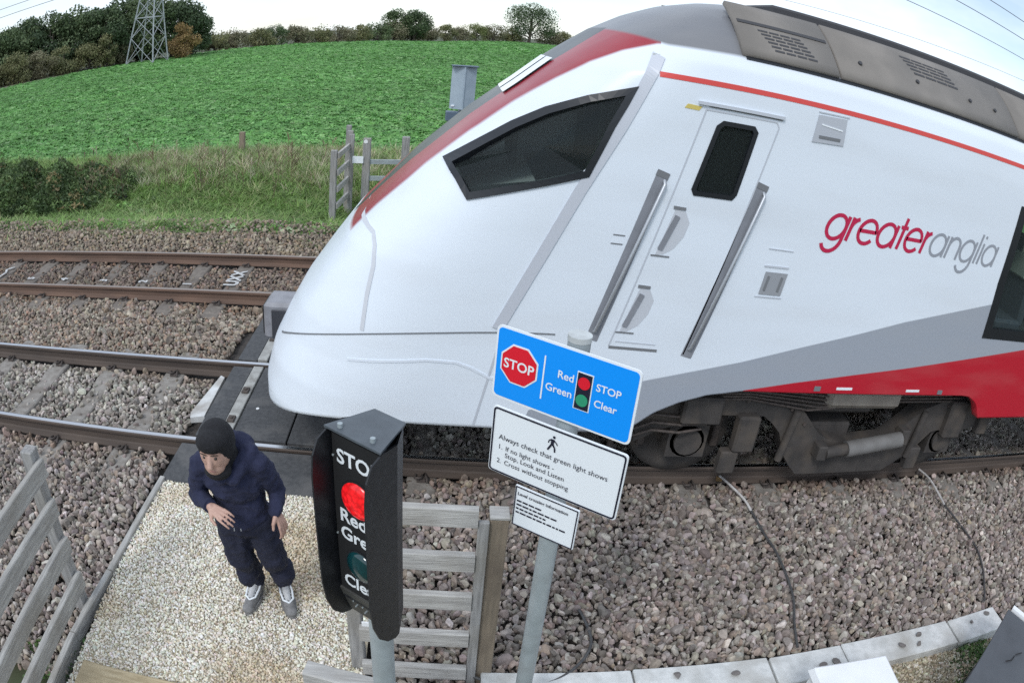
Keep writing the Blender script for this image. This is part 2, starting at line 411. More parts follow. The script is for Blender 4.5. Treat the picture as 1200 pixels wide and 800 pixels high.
# one sleeper mesh, with dished centre
def sleeper_mesh():
    b = MB(); xs_ = [-1.25, -1.05, -.45, -.3, .3, .45, 1.05, 1.25]; zt = [-.185, -.165, -.163, -.19, -.19, -.163, -.165, -.185]; w_ = .125
    vs = []
    for x, z in zip(xs_, zt):
        wt = w_ - (.012 if abs(x) < .4 else 0)
        vs += [(-wt - .025, x, -.30), (-wt, x, z - .012), (-wt + .015, x, z), (wt - .015, x, z), (wt, x, z - .012), (wt + .025, x, -.30)]
    fs = []
    for i in range(len(xs_) - 1):
        for k in range(5): fs.append((i * 6 + k, i * 6 + k + 1, i * 6 + 7 + k, i * 6 + 6 + k))
    fs += [(5, 4, 3, 2, 1, 0), tuple(range(len(vs) - 6, len(vs)))]
    b.add(vs, fs); return b
def clip_mesh(sgn):
    b = MB()                                      # spring clip: a bent round bar on a shoulder
    y0 = .075 * sgn; y1 = .135 * sgn
    pts = [(-.045, y0 * .8, -.138), (-.05, y1, -.12), (-.025, y1 * 1.12, -.108), (.0, y1, -.12), (.012, y0, -.128), (.03, y0 * .8, -.122), (.05, y1 * .95, -.128), (.052, y1 * 1.15, -.15)]
    b.tube(pts, .0115, 6)
    b.box((0, .115 * sgn, -.152), (.07, .05, .035)); return b
sl0 = sleeper_mesh().build('sleeper', M_sleeper); sl_mesh = sl0.data; bpy.data.objects.remove(sl0)
cm = []
for sg in (-1, 1):
    o_ = clip_mesh(sg).build('rail_clip', M_clip); cm.append(o_.data); bpy.data.objects.remove(o_)
def track(yc, xsl, mside, mtop, label, skip=lambda x: False):
    t = empty('railway_track', (0, yc, 0)); tag(t, label, 'railway track', 'railway tracks')
    for s in (-1, 1): make_rail(s * .7525, mside, mtop, t)
    for x in xsl:
        if skip(x): continue
        so_ = bpy.data.objects.new('sleeper', sl_mesh if yc < 7 else sl_mesh2); link(so_, t); so_.location = (x, 0, random.uniform(-.004, .003)); so_.rotation_euler = (0, 0, random.uniform(-.012, .012))
        if -9 < x < 9:
            for s in (-1, 1):
                for k in (0, 1):
                    c_ = bpy.data.objects.new('rail_clip', cm[k]); link(c_, so_); c_.location = (random.uniform(-.01, .01), s * .7525, 0)
    return t
nsx = [-2.92, -3.74, -4.53, -5.36] + [-5.36 - .78 * i for i in range(1, 22)] + [-.12 + .78 * i for i in range(0, 22)]
fsx = [-3.04, -3.76, -4.53, -5.27, -6.07, -6.8, -7.6] + [-7.6 - .77 * i for i in range(1, 24)] + [-.2 + .77 * i for i in range(0, 14)]
sl_mesh2 = sl_mesh.copy(); sl_mesh2.materials.clear(); sl_mesh2.materials.append(M_sleeper2)
T1 = track(YC, nsx, M_rail, M_railtop, 'near railway track with bright worn rails, under the train')
T2 = track((RY[2] + RY[3]) / 2, fsx, M_railrust, M_railtop2, 'far railway track with brown rusty rails and painted sleepers')

# white sprayed marks on far sleepers
FY = (RY[2] + RY[3]) / 2
sl_far = {round(o.location.x, 2): o for o in T2.children if o.name.startswith('sleeper')}
def paint_text(s, size, x, y, rz, bold=.004):
    par = sl_far[round(x, 2)]
    me = text_mesh(s, size, 'CENTER', bold); me.materials.append(M_paint)
    o = bpy.data.objects.new('painted_mark', me); link(o, par)
    o.location = (.07, y - FY, -.156); o.rotation_euler = (0, 0, rz)
for x, y, s in ((-3.76, 9.13, '1'), (-4.53, 9.15, '2'), (-5.27, 9.15, '3'), (-6.07, 9.15, '4'), (-6.8, 9.15, '5')):
    paint_text(s, .20, x, y, R(90), .008)
paint_text('UXX', .29, -3.04, 9.42, R(90), .012)
b_ = MB(); b_.bar((-.03, -.62, -.155), (.03, .1, -.155), .05, .006); b_.bar((.03, .1, -.155), (-.06, .25, -.155), .045, .006); b_.bar((-.06, .25, -.155), (.07, .36, -.155), .045, .006)
b_.build('painted_mark', M_paint, sl_far[-7.6])

# ------------------------------------------------------------------ ballast
M_stone = attr_mat('ballast_stone', rough=.9, vary=.22, vscale=3.0)
SP = stone_protos('ballast_stone', M_stone, 8, 2)
px_, py_, pz_, ps_, pal_ = [], [], [], [], []
def add_stones(x0, x1, y0, y1, sp, zf, size, pal):
    X, Y = jitter_grid(x0, x1, y0, y1, sp)
    ok = np.ones(len(X), bool)
    for ry in RY: ok &= np.abs(Y - ry) > .085
    for (tx, tyc) in ((nsx, YC), (fsx, FY)):
        on = np.abs(Y - tyc) < 1.24
        near = np.min(np.abs(X[:, None] - np.array(tx)[None]), 1) < .135
        ok &= ~(on & near & (rng.random(len(X)) > .22))
    ok &= ~((X > -2.42) & (X < -.36) & (Y > 1) & (Y < 7.75))         # path and deck
    ok &= ~((Y < 2.825) & (X > .25) & (X < 4.66))
    X, Y = X[ok], Y[ok]; n = len(X)
    px_.append(X); py_.append(Y); pz_.append(zf(X, Y) + rng.normal(0, .013, n)); ps_.append(size * np.exp(rng.normal(0, .22, n))); pal_.append(np.full(n, pal))
def zbed(X, Y): return -.185 + .012 * np.sin(X * 2.1 + Y * 1.3) + .01 * np.sin(Y * 4 + X)
def zcess(X, Y): return zbed(X, Y) - .0 * Y + .02
def zfour(X, Y): return zbed(X, Y) - .015
add_stones(-7, 8.5, 2.25, 5.0, .0355, zcess, .048, 0)
add_stones(-7, 8.5, 2.25, 5.0, .075, lambda X, Y: zcess(X, Y) + .016, .056, 0)
add_stones(-11, 10, 5.0, 6.55, .037, zfour, .049, 1)
add_stones(-11, 10, 5.0, 6.55, .085, lambda X, Y: zfour(X, Y) + .014, .054, 1)
add_stones(-13, 2, 6.55, 8.5, .040, zbed, .050, 2)
add_stones(-13, 2, 6.55, 8.5, .09, lambda X, Y: zbed(X, Y) + .014, .056, 2)
add_stones(-15, 2, 8.5, 10.05, .044, zfour, .052, 3)
def zverge(X, Y): return zbed(X, Y) + .05 * smst(10.5, 12, Y) - .06 * smst(12.0, 13.2, Y)
add_stones(-15, 2, 10.05, 11.6, .05, zverge, .056, 4)
add_stones(-15, 2, 11.6, 12.5, .08, lambda X, Y: zverge(X, Y) - .02, .055, 4)
add_stones(8.5, 22, 2.5, 5.0, .085, zcess, .085, 0)
add_stones(-22, -15, 8.5, 12.2, .09, zbed, .08, 4)
add_stones(-18, -7, 2.25, 5.0, .07, zcess, .075, 0)
P_ = np.stack([np.concatenate(px_), np.concatenate(py_), np.concatenate(pz_)], 1); S_ = np.concatenate(ps_); K_ = np.concatenate(pal_); n = len(P_)
PAL = [([(.27, .238, .22), (.35, .315, .29), (.19, .165, .152), (.30, .25, .215), (.46, .43, .40)], [5, 4, 3, 2, 1.2]),
       ([(.28, .26, .235), (.37, .35, .32), (.20, .182, .165), (.48, .455, .42)], [4, 4, 2, 1.2]),
       ([(.27, .235, .20), (.36, .32, .27), (.19, .16, .135), (.30, .22, .17)], [4, 4, 3, 2]),
       ([(.20, .165, .14), (.27, .225, .185), (.14, .115, .10), (.24, .17, .13)], [4, 3, 3, 2]),
       ([(.26, .22, .175), (.35, .305, .245), (.18, .15, .12), (.30, .235, .165)], [4, 3, 3, 2])]
C_ = np.ones((n, 4))
for k, (pl, wt) in enumerate(PAL):
    s_ = K_ == k; C_[s_] = rand_cols(s_.sum(), pl, wt, .16)
# broad uneven dustiness: browner and darker runs along the bed
dus = .5 + .5 * np.sin(P_[:, 0] * .9 + 1.3 * np.sin(P_[:, 1] * .8)) * np.sin(P_[:, 1] * 1.1 + .5)
C_[:, :3] *= (.90 + .16 * dus)[:, None]
C_[:, :3] *= np.array([1.02, .985, .945])
nr = np.min(np.abs(P_[:, 1][:, None] - np.array(RY)[None]), 1); st_k = smst(.42, .10, nr) * (.55 + .45 * np.sin(P_[:, 0] * 1.7 + P_[:, 1] * 3))
C_[:, :3] *= 1 - st_k[:, None] * np.array([.22, .32, .40])      # brake dust and rust beside the rails
scatter('ballast', P_, rng.uniform(0, 6.28, (n, 3)) * np.array([1, .35, 1]) * np.array([.25, 1, 1]), S_[:, None] * rng.uniform(.8, 1.2, (n, 3)), rng.integers(0, 8, n), C_, SP, 'grey crushed stone ballast round the tracks')

# ------------------------------------------------------------------ path gravel
M_peb = attr_mat('path_pebble', rough=.85)
PP = stone_protos('path_pebble', M_peb, 5, 1, 9)
X, Y = jitter_grid(-2.33, -.42, 1.5, 4.5, .0150)
n = len(X)
zz = -.136 + .024 * smst(1.2, 4.5, Y) + rng.normal(0, .0035, n)
cols = rand_cols(n, [(.74, .70, .59), (.81, .785, .70), (.62, .56, .43), (.46, .40, .29), (.84, .825, .76)], [5, 4, 1.8, .8, 2], .10)
cols[:, 2] *= .98; cols[:, 1] *= .985
wear = smst(.55, .9, .5 + .5 * np.sin(X * 3.1 + 2.0 * np.sin(Y * 1.9 + .5)) * np.cos(Y * 2.3 - X * .8))
cols[:, :3] *= (1 - wear[:, None] * np.array([.16, .24, .34]))
scatter('path_gravel', np.stack([X, Y, zz], 1), rng.uniform(0, 6.28, (n, 3)), (.0205 * np.exp(rng.normal(0, .22, n)))[:, None] * np.ones((n, 3)), rng.integers(0, 5, n), cols, PP, 'cream gravel spread over the footpath')
X, Y = jitter_grid(1.0, 5.6, 1.2, 2.56, .021); n = len(X)
cols = rand_cols(n, [(.42, .36, .26), (.52, .47, .37), (.30, .25, .17), (.60, .56, .47)], [5, 3, 3, 1.5], .12)
scatter('yard_gravel', np.stack([X, Y, -.195 + rng.normal(0, .004, n)], 1), rng.uniform(0, 6.28, (n, 3)), (.029 * np.exp(rng.normal(0, .25, n)))[:, None] * np.ones((n, 3)), rng.integers(0, 5, n), cols, PP, 'fine tan gravel beside the cabinets')

# ------------------------------------------------------------------ crossing deck
dk = empty('crossing_deck', (0, 0, 0)); tag(dk, 'black rubber crossing deck with pale steel edge strip between the rails', 'crossing deck')
def panel(x0, x1, y0, y1, z, h=.09, name='rubber_panel', m=M_rubber, par=dk):
    b = MB(); b.box(((x0 + x1) / 2, (y0 + y1) / 2, z - h / 2), (x1 - x0, y1 - y0, h)); return b.build(name, m, par, bevel=.006)
for x0, x1 in ((-1.83, -1.315), (-1.30, -.86), (-.848, -.42)):
    panel(x0, x1, 5.10, 6.455, -.004)
panel(-2.185, -1.965, 5.10, 6.455, -.012)
for x0, x1 in ((-1.83, -1.13), (-1.118, -.42)):
    panel(x0, x1, 6.615, 8.44, -.006)
panel(-2.185, -1.965, 6.615, 8.44, -.012)
b_ = MB(); b_.add([(-2.34, 4.50, -.10), (-.42, 4.50, -.10), (-.42, 4.955, -.012), (-2.27, 4.955, -.012), (-2.34, 4.50, -.2), (-.42, 4.50, -.2), (-.42, 4.955, -.2), (-2.27, 4.955, -.2)], [(0, 1, 2, 3), (0, 4, 5, 1), (1, 5, 6, 2), (2, 6, 7, 3), (3, 7, 4, 0)])
b_.build('approach_panel', M_rubber, dk, bevel=.004)
for x0, x1 in ((-1.83, -1.13), (-1.118, -.42)):
    panel(x0, x1, 8.60, 9.95, -.006)
panel(-1.83, -.42, 10.1, 11.6, -.01)
M_strip = mat('edge_strip_steel', (.40, .40, .38), (.27, .265, .25), 10, .7, dirt=(.20, .19, .17), dirt_scale=5, bump=.2)
for y0, y1 in ((5.10, 6.455), (6.615, 8.44)):
    e_ = panel(-1.955, -1.845, y0, y1, .004, .10, 'edge_strip', M_strip)
    for yy in ((y0 + .28, y0 + .82) if y0 < 6 else (y0 + .5, y0 + 1.3)):
        b = MB(); b.box((-1.90, yy, .016), (.07, .10, .022)); b.tube([(-1.90, yy, .02), (-1.90, yy, .04)], .02, 8); b.build('clamp', M_clip, e_, bevel=.004)
b_ = MB(); b_.tube([(-1.70, 5.62, -.003), (-1.70, 5.62, .004)], .016, 10); b_.build('stud', M_white, dk)
b_ = MB(); b_.box((-1.62, 6.0, -.001), (.12, .16, .004)); b_.build('worn_patch', mat('worn_rubber', (.13, .13, .13), (.07, .07, .07), 40, .9), dk)
# pale sloping end plate left of the deck
b_ = MB()
b_.add([(-2.197, 5.43, -.015), (-2.215, 6.20, -.015), (-2.275, 6.26, -.03), (-2.385, 5.54, -.06), (-2.36, 5.45, -.06), (-2.197, 5.43, -.08), (-2.215, 6.20, -.08), (-2.275, 6.26, -.09), (-2.385, 5.54, -.12), (-2.36, 5.45, -.12)],
       [(0, 1, 2, 3, 4), (9, 8, 7, 6, 5), (0, 5, 6, 1), (1, 6, 7, 2), (2, 7, 8, 3), (3, 8, 9, 4), (4, 9, 5, 0)])
o_ = b_.build('end_plate', mat('worn_white_steel', (.62, .63, .63), (.40, .39, .37), 5, .6, dirt=(.28, .25, .22), dirt_scale=4), dk)

# timber path edging, butted boards
te = empty('timber_edging', (-2.38, 3.6, -.16)); tag(te, 'long grey timber edging along the left side of the gravel path', 'edging')
for (xa, ya), (xb, yb) in (((-2.325, 4.52), (-2.37, 3.30)), ((-2.372, 3.29), (-2.43, 2.62)), ((-2.432, 2.61), (-2.44, 1.4))):
    b = MB(); b.bar((xa + 2.38, ya - 3.6, .02), (xb + 2.38, yb - 3.6, .02), .05, .12, ch=.006); b.build('edging_board', M_woody, te)
b_ = MB(); b_.box((-1.36, 2.21, -.10), (1.76, .36, .10)); o_ = b_.build('timber_step', M_woodnew, None, bevel=.008); tag(o_, 'pale yellowish timber board at the start of the gravel path', 'timber step')

# ------------------------------------------------------------------ concrete cable trough
tr = empty('cable_trough', (2.9, 2.7, -.2)); tag(tr, 'pale concrete cable trough with butted lids edging the ballast', 'cable trough')
xsl_ = [.30, 1.26, 2.235, 2.855, 3.975, 4.60]
yb_ = [2.80, 2.795, 2.785, 2.80, 2.81, 2.835]
for i in range(5):
    xa, xb = xsl_[i] + .008, xsl_[i + 1] - .008
    ya, yb = yb_[i] - (.0 if i % 2 else .012), yb_[i + 1] - (.0 if i % 2 else .012)
    w_ = .265; z1 = -.092 - .006 * (i % 2); z0 = -.145
    b = MB(); b.add([(xa - 2.9, ya - 2.7, z0 + .2), (xb - 2.9, yb - 2.7, z0 + .2), (xb - 2.9, yb - w_ - 2.7, z0 + .2), (xa - 2.9, ya - w_ - 2.7, z0 + .2),
                     (xa - 2.9, ya - 2.7, z1 + .2), (xb - 2.9, yb - 2.7, z1 + .2), (xb - 2.9, yb - w_ - 2.7, z1 + .2), (xa - 2.9, ya - w_ - 2.7, z1 + .2)],
                    [(0, 1, 2, 3), (4, 7, 6, 5), (0, 4, 5, 1), (1, 5, 6, 2), (2, 6, 7, 3), (3, 7, 4, 0)])
    b.build('lid', M_conc, tr, bevel=.008)
b_ = MB(); b_.box((2.45 - 2.9, 2.667 - 2.7, .0), (4.28, .235, .11)); b_.build('trough_body', M_conc, tr)
# a few loose stones lying on the lids
M_loose = mat('dark_loose_stone', (.13, .12, .115), (.20, .18, .17), 20, .9)
for i, (x, y, s) in enumerate(((2.62, 2.60, .07), (2.75, 2.62, .075), (1.95, 2.66, .055), (1.55, 2.70, .06), (3.60, 2.72, .06), (3.38, 2.65, .055), (3.55, 2.62, .045), (4.45, 2.76, .06), (4.22, 2.70, .04))):
    o_ = bpy.data.objects.new('loose_stone', SP[i % 8].data.copy()); o_.data.materials.clear(); o_.data.materials.append(M_loose); link(o_)
    o_.location = (x, y, -.08); o_.scale = (s * 1.05, s * .95, s * .7); o_.rotation_euler = (.2, .1, i * 1.7)
    tag(o_, ['left dark stone of the pair on the trough lid behind the white cabinet', 'right dark stone of the pair on the trough lid behind the white cabinet', 'second loose stone from the left on the concrete trough lids', 'leftmost dark loose stone on the concrete trough lids', 'upper of three loose stones on the trough lid right of the white cabinet', 'left of three loose stones on the trough lid right of the white cabinet', 'smallest lower stone of three on the trough lid right of the white cabinet', 'loose stone at the right end of the last trough lid', 'small loose stone in the middle of the last trough lid'][i], 'stone', 'loose stones on the trough lids')

# ------------------------------------------------------------------ bond cables from the near rail
def cable(name, pale, dark, label):
    c_ = empty(name, pale[0]); tag(c_, label, 'cable', 'bond cables on the ballast')
    o0 = Vector(pale[0])
    def sm_(pts):
        pts = [Vector(p) for p in pts]; out = []
        for i in range(len(pts) - 1):
            p0, p1, p2, p3 = pts[max(i - 1, 0)], pts[i], pts[i + 1], pts[min(i + 2, len(pts) - 1)]
            for t in np.linspace(0, 1, 7)[:-1]:
                out.append(.5 * ((2 * p1) + (-p0 + p2) * t + (2 * p0 - 5 * p1 + 4 * p2 - p3) * t * t + (-p0 + 3 * p1 - 3 * p2 + p3) * t ** 3))
        out.append(pts[-1]); return [p - o0 for p in out]
    pale = [(a, b, c + .03) for a, b, c in pale]
    if len(pale) > 1:
        MB().tube(sm_(pale), .0115, 8).build('pale_sleeve', M_cablew, c_)
    dark = [(a, b, c + .03) for a, b, c in dark]
    MB().tube(sm_(dark), .0105, 8).build('cable_run', M_cable, c_)
    return c_
c1_ = cable('bond_cable', [(2.507, 4.955, -.10), (2.55, 4.80, -.085), (2.63, 4.60, -.10), (2.655, 4.447, -.12)], [(2.655, 4.447, -.12), (2.68, 4.15, -.135), (2.70, 3.85, -.13), (2.665, 3.40, -.135), (2.56, 3.08, -.13), (2.49, 2.83, -.12)], 'dark cable with bright pale sleeve running from the rail below the train bogie')
MB().box((0, 0, 0), (.05, .03, .04)).build('rail_lug', mat('brass_lug', (.45, .30, .15), (.3, .2, .1), 20, .5, metal=.6), c1_)
c2_ = cable('bond_cable', [(4.941, 4.955, -.10), (4.96, 4.75, -.085), (4.95, 4.50, -.11), (4.93, 4.33, -.125)], [(4.93, 4.33, -.125), (4.95, 3.95, -.135), (4.92, 3.6, -.13), (4.80, 3.3, -.135), (4.64, 3.05, -.13), (4.55, 2.92, -.13)], 'thinner dark cable curving over the ballast at the right of the picture')
MB().box((0, 0, 0), (.04, .03, .04)).build('rail_lug', M_clip, c2_)
c3_ = cable('bond_cable', [(.985, 3.404, -.135)], [(.97, 3.42, -.17), (1.0, 3.34, -.13), (1.035, 3.112, -.125), (1.01, 2.98, -.12), (.93, 2.86, -.125), (.79, 2.74, -.13), (.6, 2.68, -.135), (.35, 2.72, -.14), (.05, 2.85, -.14), (-.25, 2.78, -.145)], 'short dark cable on the ballast beside the sign post')

# ================================================================== VEGETATION
M_leafi = attr_mat('leaf_on_points', rough=.65, trans=.25)
def blade_tuft(n, h, wdt, lean, seed):
    rg = np.random.default_rng(seed); v, f = [], []
    for i in range(n):
        a = rg.uniform(0, 6.28); l = h * rg.uniform(.6, 1.1); ln = lean * rg.uniform(.3, 1.2); ox, oy = rg.normal(0, .05, 2)
        px, py = math.cos(a), math.sin(a); sx, sy = -py * wdt / 2, px * wdt / 2; o = len(v)
        for t, wf in ((0, 1), (.5, .8), (1, .1)):
            d = ln * t * t * l; z = l * (t - .25 * ln * t * t)
            v += [(ox + px * d - sx * wf, oy + py * d - sy * wf, z), (ox + px * d + sx * wf, oy + py * d + sy * wf, z)]
        f += [(o, o + 1, o + 3, o + 2), (o + 2, o + 3, o + 5, o + 4)]
    return v, f
def rosette(n, L, wdt, up, seed):
    rg = np.random.default_rng(seed); v, f = [], []
    for i in range(n):
        a = i * 6.28 / n + rg.normal(0, .3); l = L * rg.uniform(.7, 1.15); u = up * rg.uniform(.6, 1.3); px, py = math.cos(a), math.sin(a); o = len(v)
        for t, wf, z in ((.08, .25, .0), (.45, 1, u * .8), (.8, .9, u), (1.02, .2, u * .75)):
            sx, sy = -py * wdt * wf / 2, px * wdt * wf / 2
            v += [(px * l * t - sx, py * l * t - sy, z * l), (px * l * t + sx, py * l * t + sy, z * l + .03 * rg.normal())]
        f += [(o + 2 * k, o + 2 * k + 1, o + 2 * k + 3, o + 2 * k + 2) for k in range(3)]
    return v, f
def leaf_clump(n, rad, ls, seed, flat=.7):
    rg = np.random.default_rng(seed); v, f = [], []
    for i in range(n):
        c = rg.normal(size=3); c = c / np.linalg.norm(c) * rad * rg.uniform(.3, 1) ** .5; c[2] = abs(c[2]) * flat
        a = rg.normal(size=3); a /= np.linalg.norm(a); b = np.cross(a, rg.normal(size=3)); b /= np.linalg.norm(b); s = ls * rg.uniform(.6, 1.3); o = len(v)
        v += [tuple(c - a * s), tuple(c + b * s * .45), tuple(c + a * s), tuple(c - b * s * .45)]
        f.append((o, o + 1, o + 2, o + 3))
    return v, f
def stalk(h, seed):
    rg = np.random.default_rng(seed); v, f = [], []
    def seg(p, q, w0, w1):
        for dx, dy in ((1, 0), (0, 1)):
            o = len(v)
            v.extend([(p[0] - dx * w0, p[1] - dy * w0, p[2]), (p[0] + dx * w0, p[1] + dy * w0, p[2]), (q[0] + dx * w1, q[1] + dy * w1, q[2]), (q[0] - dx * w1, q[1] - dy * w1, q[2])]); f.append((o, o + 1, o + 2, o + 3))
    top = (rg.normal(0, .08), rg.normal(0, .08), h); seg((0, 0, 0), top, .008, .004)
    for k in range(9):
        t = rg.uniform(.35, .95); p = (top[0] * t, top[1] * t, h * t); a = rg.uniform(0, 6.28); l = rg.uniform(.08, .22)
        q = (p[0] + math.cos(a) * l, p[1] + math.sin(a) * l, p[2] + l * .9); seg(p, q, .005, .011)
    return v, f
GR = [proto('grass_tuft', *blade_tuft(16, .42, .016, .9, s), M_leafi) for s in (1, 2, 3)]
RO = [proto('crop_plant', *rosette(7, .26, .13, .55, s), M_leafi) for s in (4, 5, 6)]
BR = [proto('bramble_spray', *leaf_clump(34, .26, .06, s), M_leafi) for s in (7, 8)]
STK = [proto('dry_stalk', *stalk(.95, s), M_leafi) for s in (9, 10, 11)]
# crop plants
px_, ps_ = [], []
for d0, d1, sp, sc in ((17, 30, .16, .68), (30, 50, .20, .75), (50, 85, .33, .95), (85, 150, .62, 1.4), (150, 300, 1.3, 2.4)):
    Xg, Yg = jitter_grid(-d1 * .78, d1 * .18, d0 * .6, d1, sp)
    # drill rows running roughly along the railway
    Yg = Yg + .0
    rr = np.hypot(Xg, Yg); a = np.degrees(np.arctan2(Xg, Yg))
    ok = (rr >= d0) & (rr < d1) & (a > -47) & (a < 11) & (rr < edge_dist(a) - .5) & (Yg > near_y(Xg) - .1)
    Xg, Yg = Xg[ok], Yg[ok]; px_.append(np.stack([Xg, Yg, ground_z(Xg, Yg) + .02], 1)); ps_.append(np.full(len(Xg), sc))
P_ = np.concatenate(px_); S_ = np.concatenate(ps_) * rng.uniform(.75, 1.25, len(P_)); n = len(P_)
cl = rand_cols(n, [(.125, .30, .072), (.165, .36, .10), (.09, .24, .056), (.25, .43, .17)], [4, 4, 2.2, 1.0], .12)
band = np.sin(P_[:, 1] * 1.15 + .25 * np.sin(P_[:, 0] * .5)) * .07
cl[:, :3] *= (1 + band)[:, None] * (1 + .10 * np.sin(P_[:, 0] * .11 + 1.5 * np.sin(P_[:, 1] * .06)) * np.sin(P_[:, 1] * .09))[:, None] * np.array([1, 1, 1])
scatter('crop_plants', P_, np.stack([rng.normal(0, .15, n), rng.normal(0, .15, n), rng.uniform(0, 6.28, n)], 1), S_[:, None] * np.array([1, 1, .72]) , rng.integers(0, 3, n), cl, RO, 'low leafy crop plants covering the field', 'crop')
# verge grass
X, Y = jitter_grid(-24, 1.5, 11.2, 19.8, .112)
u = rng.random(len(X)); wob = .8 * np.sin(X * .9 + .6) + .3 * np.sin(X * 2.7) + .15 * np.sin(X * 6.1); ok = u < (.03 + .97 * smst(11.75, 12.45, Y + .6 * wob)) * np.where((Y > near_y(X) + .3), 0, 1)
X, Y = X[ok], Y[ok]; n = len(X)
dry = (.12 + .36 * smst(15.2, 16.8, Y)) * smst(14.3, 15.6, Y) * smst(-10.5, -8.0, X) * (.65 + .35 * np.sin(X * 2.3 + Y) * np.sin(X * .8 - Y * 1.7))
gcol = rand_cols(n, [(.20, .33, .085), (.26, .39, .12), (.14, .23, .065), (.38, .40, .20)], [4, 3, 2.2, 1.4], .2)
dcol = rand_cols(n, [(.50, .45, .30), (.36, .34, .20), (.22, .27, .11), (.58, .53, .39)], [3, 3, 3, 1.5], .15)
pick = (rng.random(n) < dry * .85); gcol[pick] = dcol[pick]
hh = np.where(pick, 1.0, .36 + .36 * smst(14.0, 16.0, Y)) * rng.uniform(.6, 1.3, n) * (.45 + .55 * smst(11.6, 13.2, Y))
scatter('verge_grass', np.stack([X, Y, np.where(Y < 12.3, -.20, ground_z(X, Y) - .01)], 1), np.stack([rng.normal(0, .15, n), rng.normal(0, .15, n), rng.uniform(0, 6.28, n)], 1), np.stack([np.ones(n) * 1.15, np.ones(n) * 1.15, hh], 1), rng.integers(0, 3, n), gcol, GR, 'rough green and straw coloured verge grass beyond the tracks', 'grass')
# low green weeds
X, Y = jitter_grid(-17, 0, 11.5, 17.0, .20); n = len(X)
ok = rng.random(n) < .5 * (.15 + .85 * smst(11.6, 12.3, Y)) * (.45 + .55 * smst(17, 14.5, Y)) * (.6 + .6 * np.sin(X * 1.7 + 1.1 * np.sin(Y * 1.3))); X, Y = X[ok], Y[ok]; n = len(X)
scatter('verge_weeds', np.stack([X, Y, np.where(Y < 12.3, -.20, ground_z(X, Y))], 1), np.stack([np.zeros(n), np.zeros(n), rng.uniform(0, 6.28, n)], 1), rng.uniform(.4, 1.05, (n, 1)) * np.array([1, 1, .8]), rng.integers(0, 2, n), rand_cols(n, [(.18, .33, .085), (.24, .39, .14), (.34, .44, .24), (.13, .23, .07)], [3, 3, 1.5, 2], .18), BR, 'leafy green weeds in the verge', 'weeds')
# bramble bank at the left
n0 = 6500
X = rng.uniform(-22, -7.0, n0); Y = rng.uniform(13.4, 17.2, n0)
hmax = .74 * smst(-6.8, -11.5, X) * smst(13.2, 14.4, Y) * smst(17.4, 16.0, Y) * (.72 + .30 * np.sin(X * 2.2 + Y) * np.sin(X * .9 - 1) + .22 * np.sin(X * 5.3 + 2 * Y) + .35 * (rng.random(n0) > .93))
ok = (hmax > .08) & (rng.random(n0) < .35 + .65 * smst(-7, -10, X)); X, Y, hmax = X[ok], Y[ok], hmax[ok]; n = len(X)
bl_ = 1
scatter('bramble_bank', np.stack([X, Y, ground_z(X, Y) + hmax * rng.random(n) ** .45], 1), rng.uniform(-.6, .6, (n, 3)) + np.array([0, 0, 3]), rng.uniform(.5, 1.15, (n, 1)) * np.ones((1, 3)), rng.integers(0, 2, n), rand_cols(n, [(.06, .10, .035), (.095, .15, .05), (.16, .23, .085), (.22, .18, .08)], [4, 3, 2.4, .6], .25), BR, 'dark green bramble bank at the edge of the field', 'brambles')
n = 90; X = rng.uniform(-10.5, -2.3, n); Y = rng.uniform(14.6, 17.4, n)
scatter('dry_stalks', np.stack([X, Y, ground_z(X, Y)], 1), np.stack([rng.normal(0, .12, n), rng.normal(0, .12, n), rng.uniform(0, 6.28, n)], 1), rng.uniform(.5, 1.0, (n, 1)) * np.ones((1, 3)), rng.integers(0, 3, n), rand_cols(n, [(.20, .14, .085), (.30, .25, .16), (.14, .10, .07), (.42, .38, .28)], [3, 3, 2, 1], .15), STK, 'dry brown weed stalks standing in the verge', 'weed stalks')
# green weeds by the trough end and by the left fence
for nm, cx, cy, k, lab in (('weed_patch', 4.25, 2.42, 26, 'small green weeds by the end of the concrete trough'), ('weed_patch', 3.95, 2.14, 16, 'small green weeds beside the grey cabinet lid'), ('weed_patch', -2.62, 2.42, 22, 'dark green weeds growing behind the left fence')):
    X = cx + rng.normal(0, .12, k); Y = cy + rng.normal(0, .10, k)
    scatter(nm, np.stack([X, Y, np.full(k, -.2)], 1), np.stack([np.zeros(k), np.zeros(k), rng.uniform(0, 6.28, k)], 1), rng.uniform(.22, .45, (k, 1)) * np.array([1, 1, .9]), rng.integers(0, 2, k), rand_cols(k, [(.10, .19, .05), (.06, .12, .04), (.16, .24, .09)], [3, 2, 1], .15), BR, lab, 'weeds')

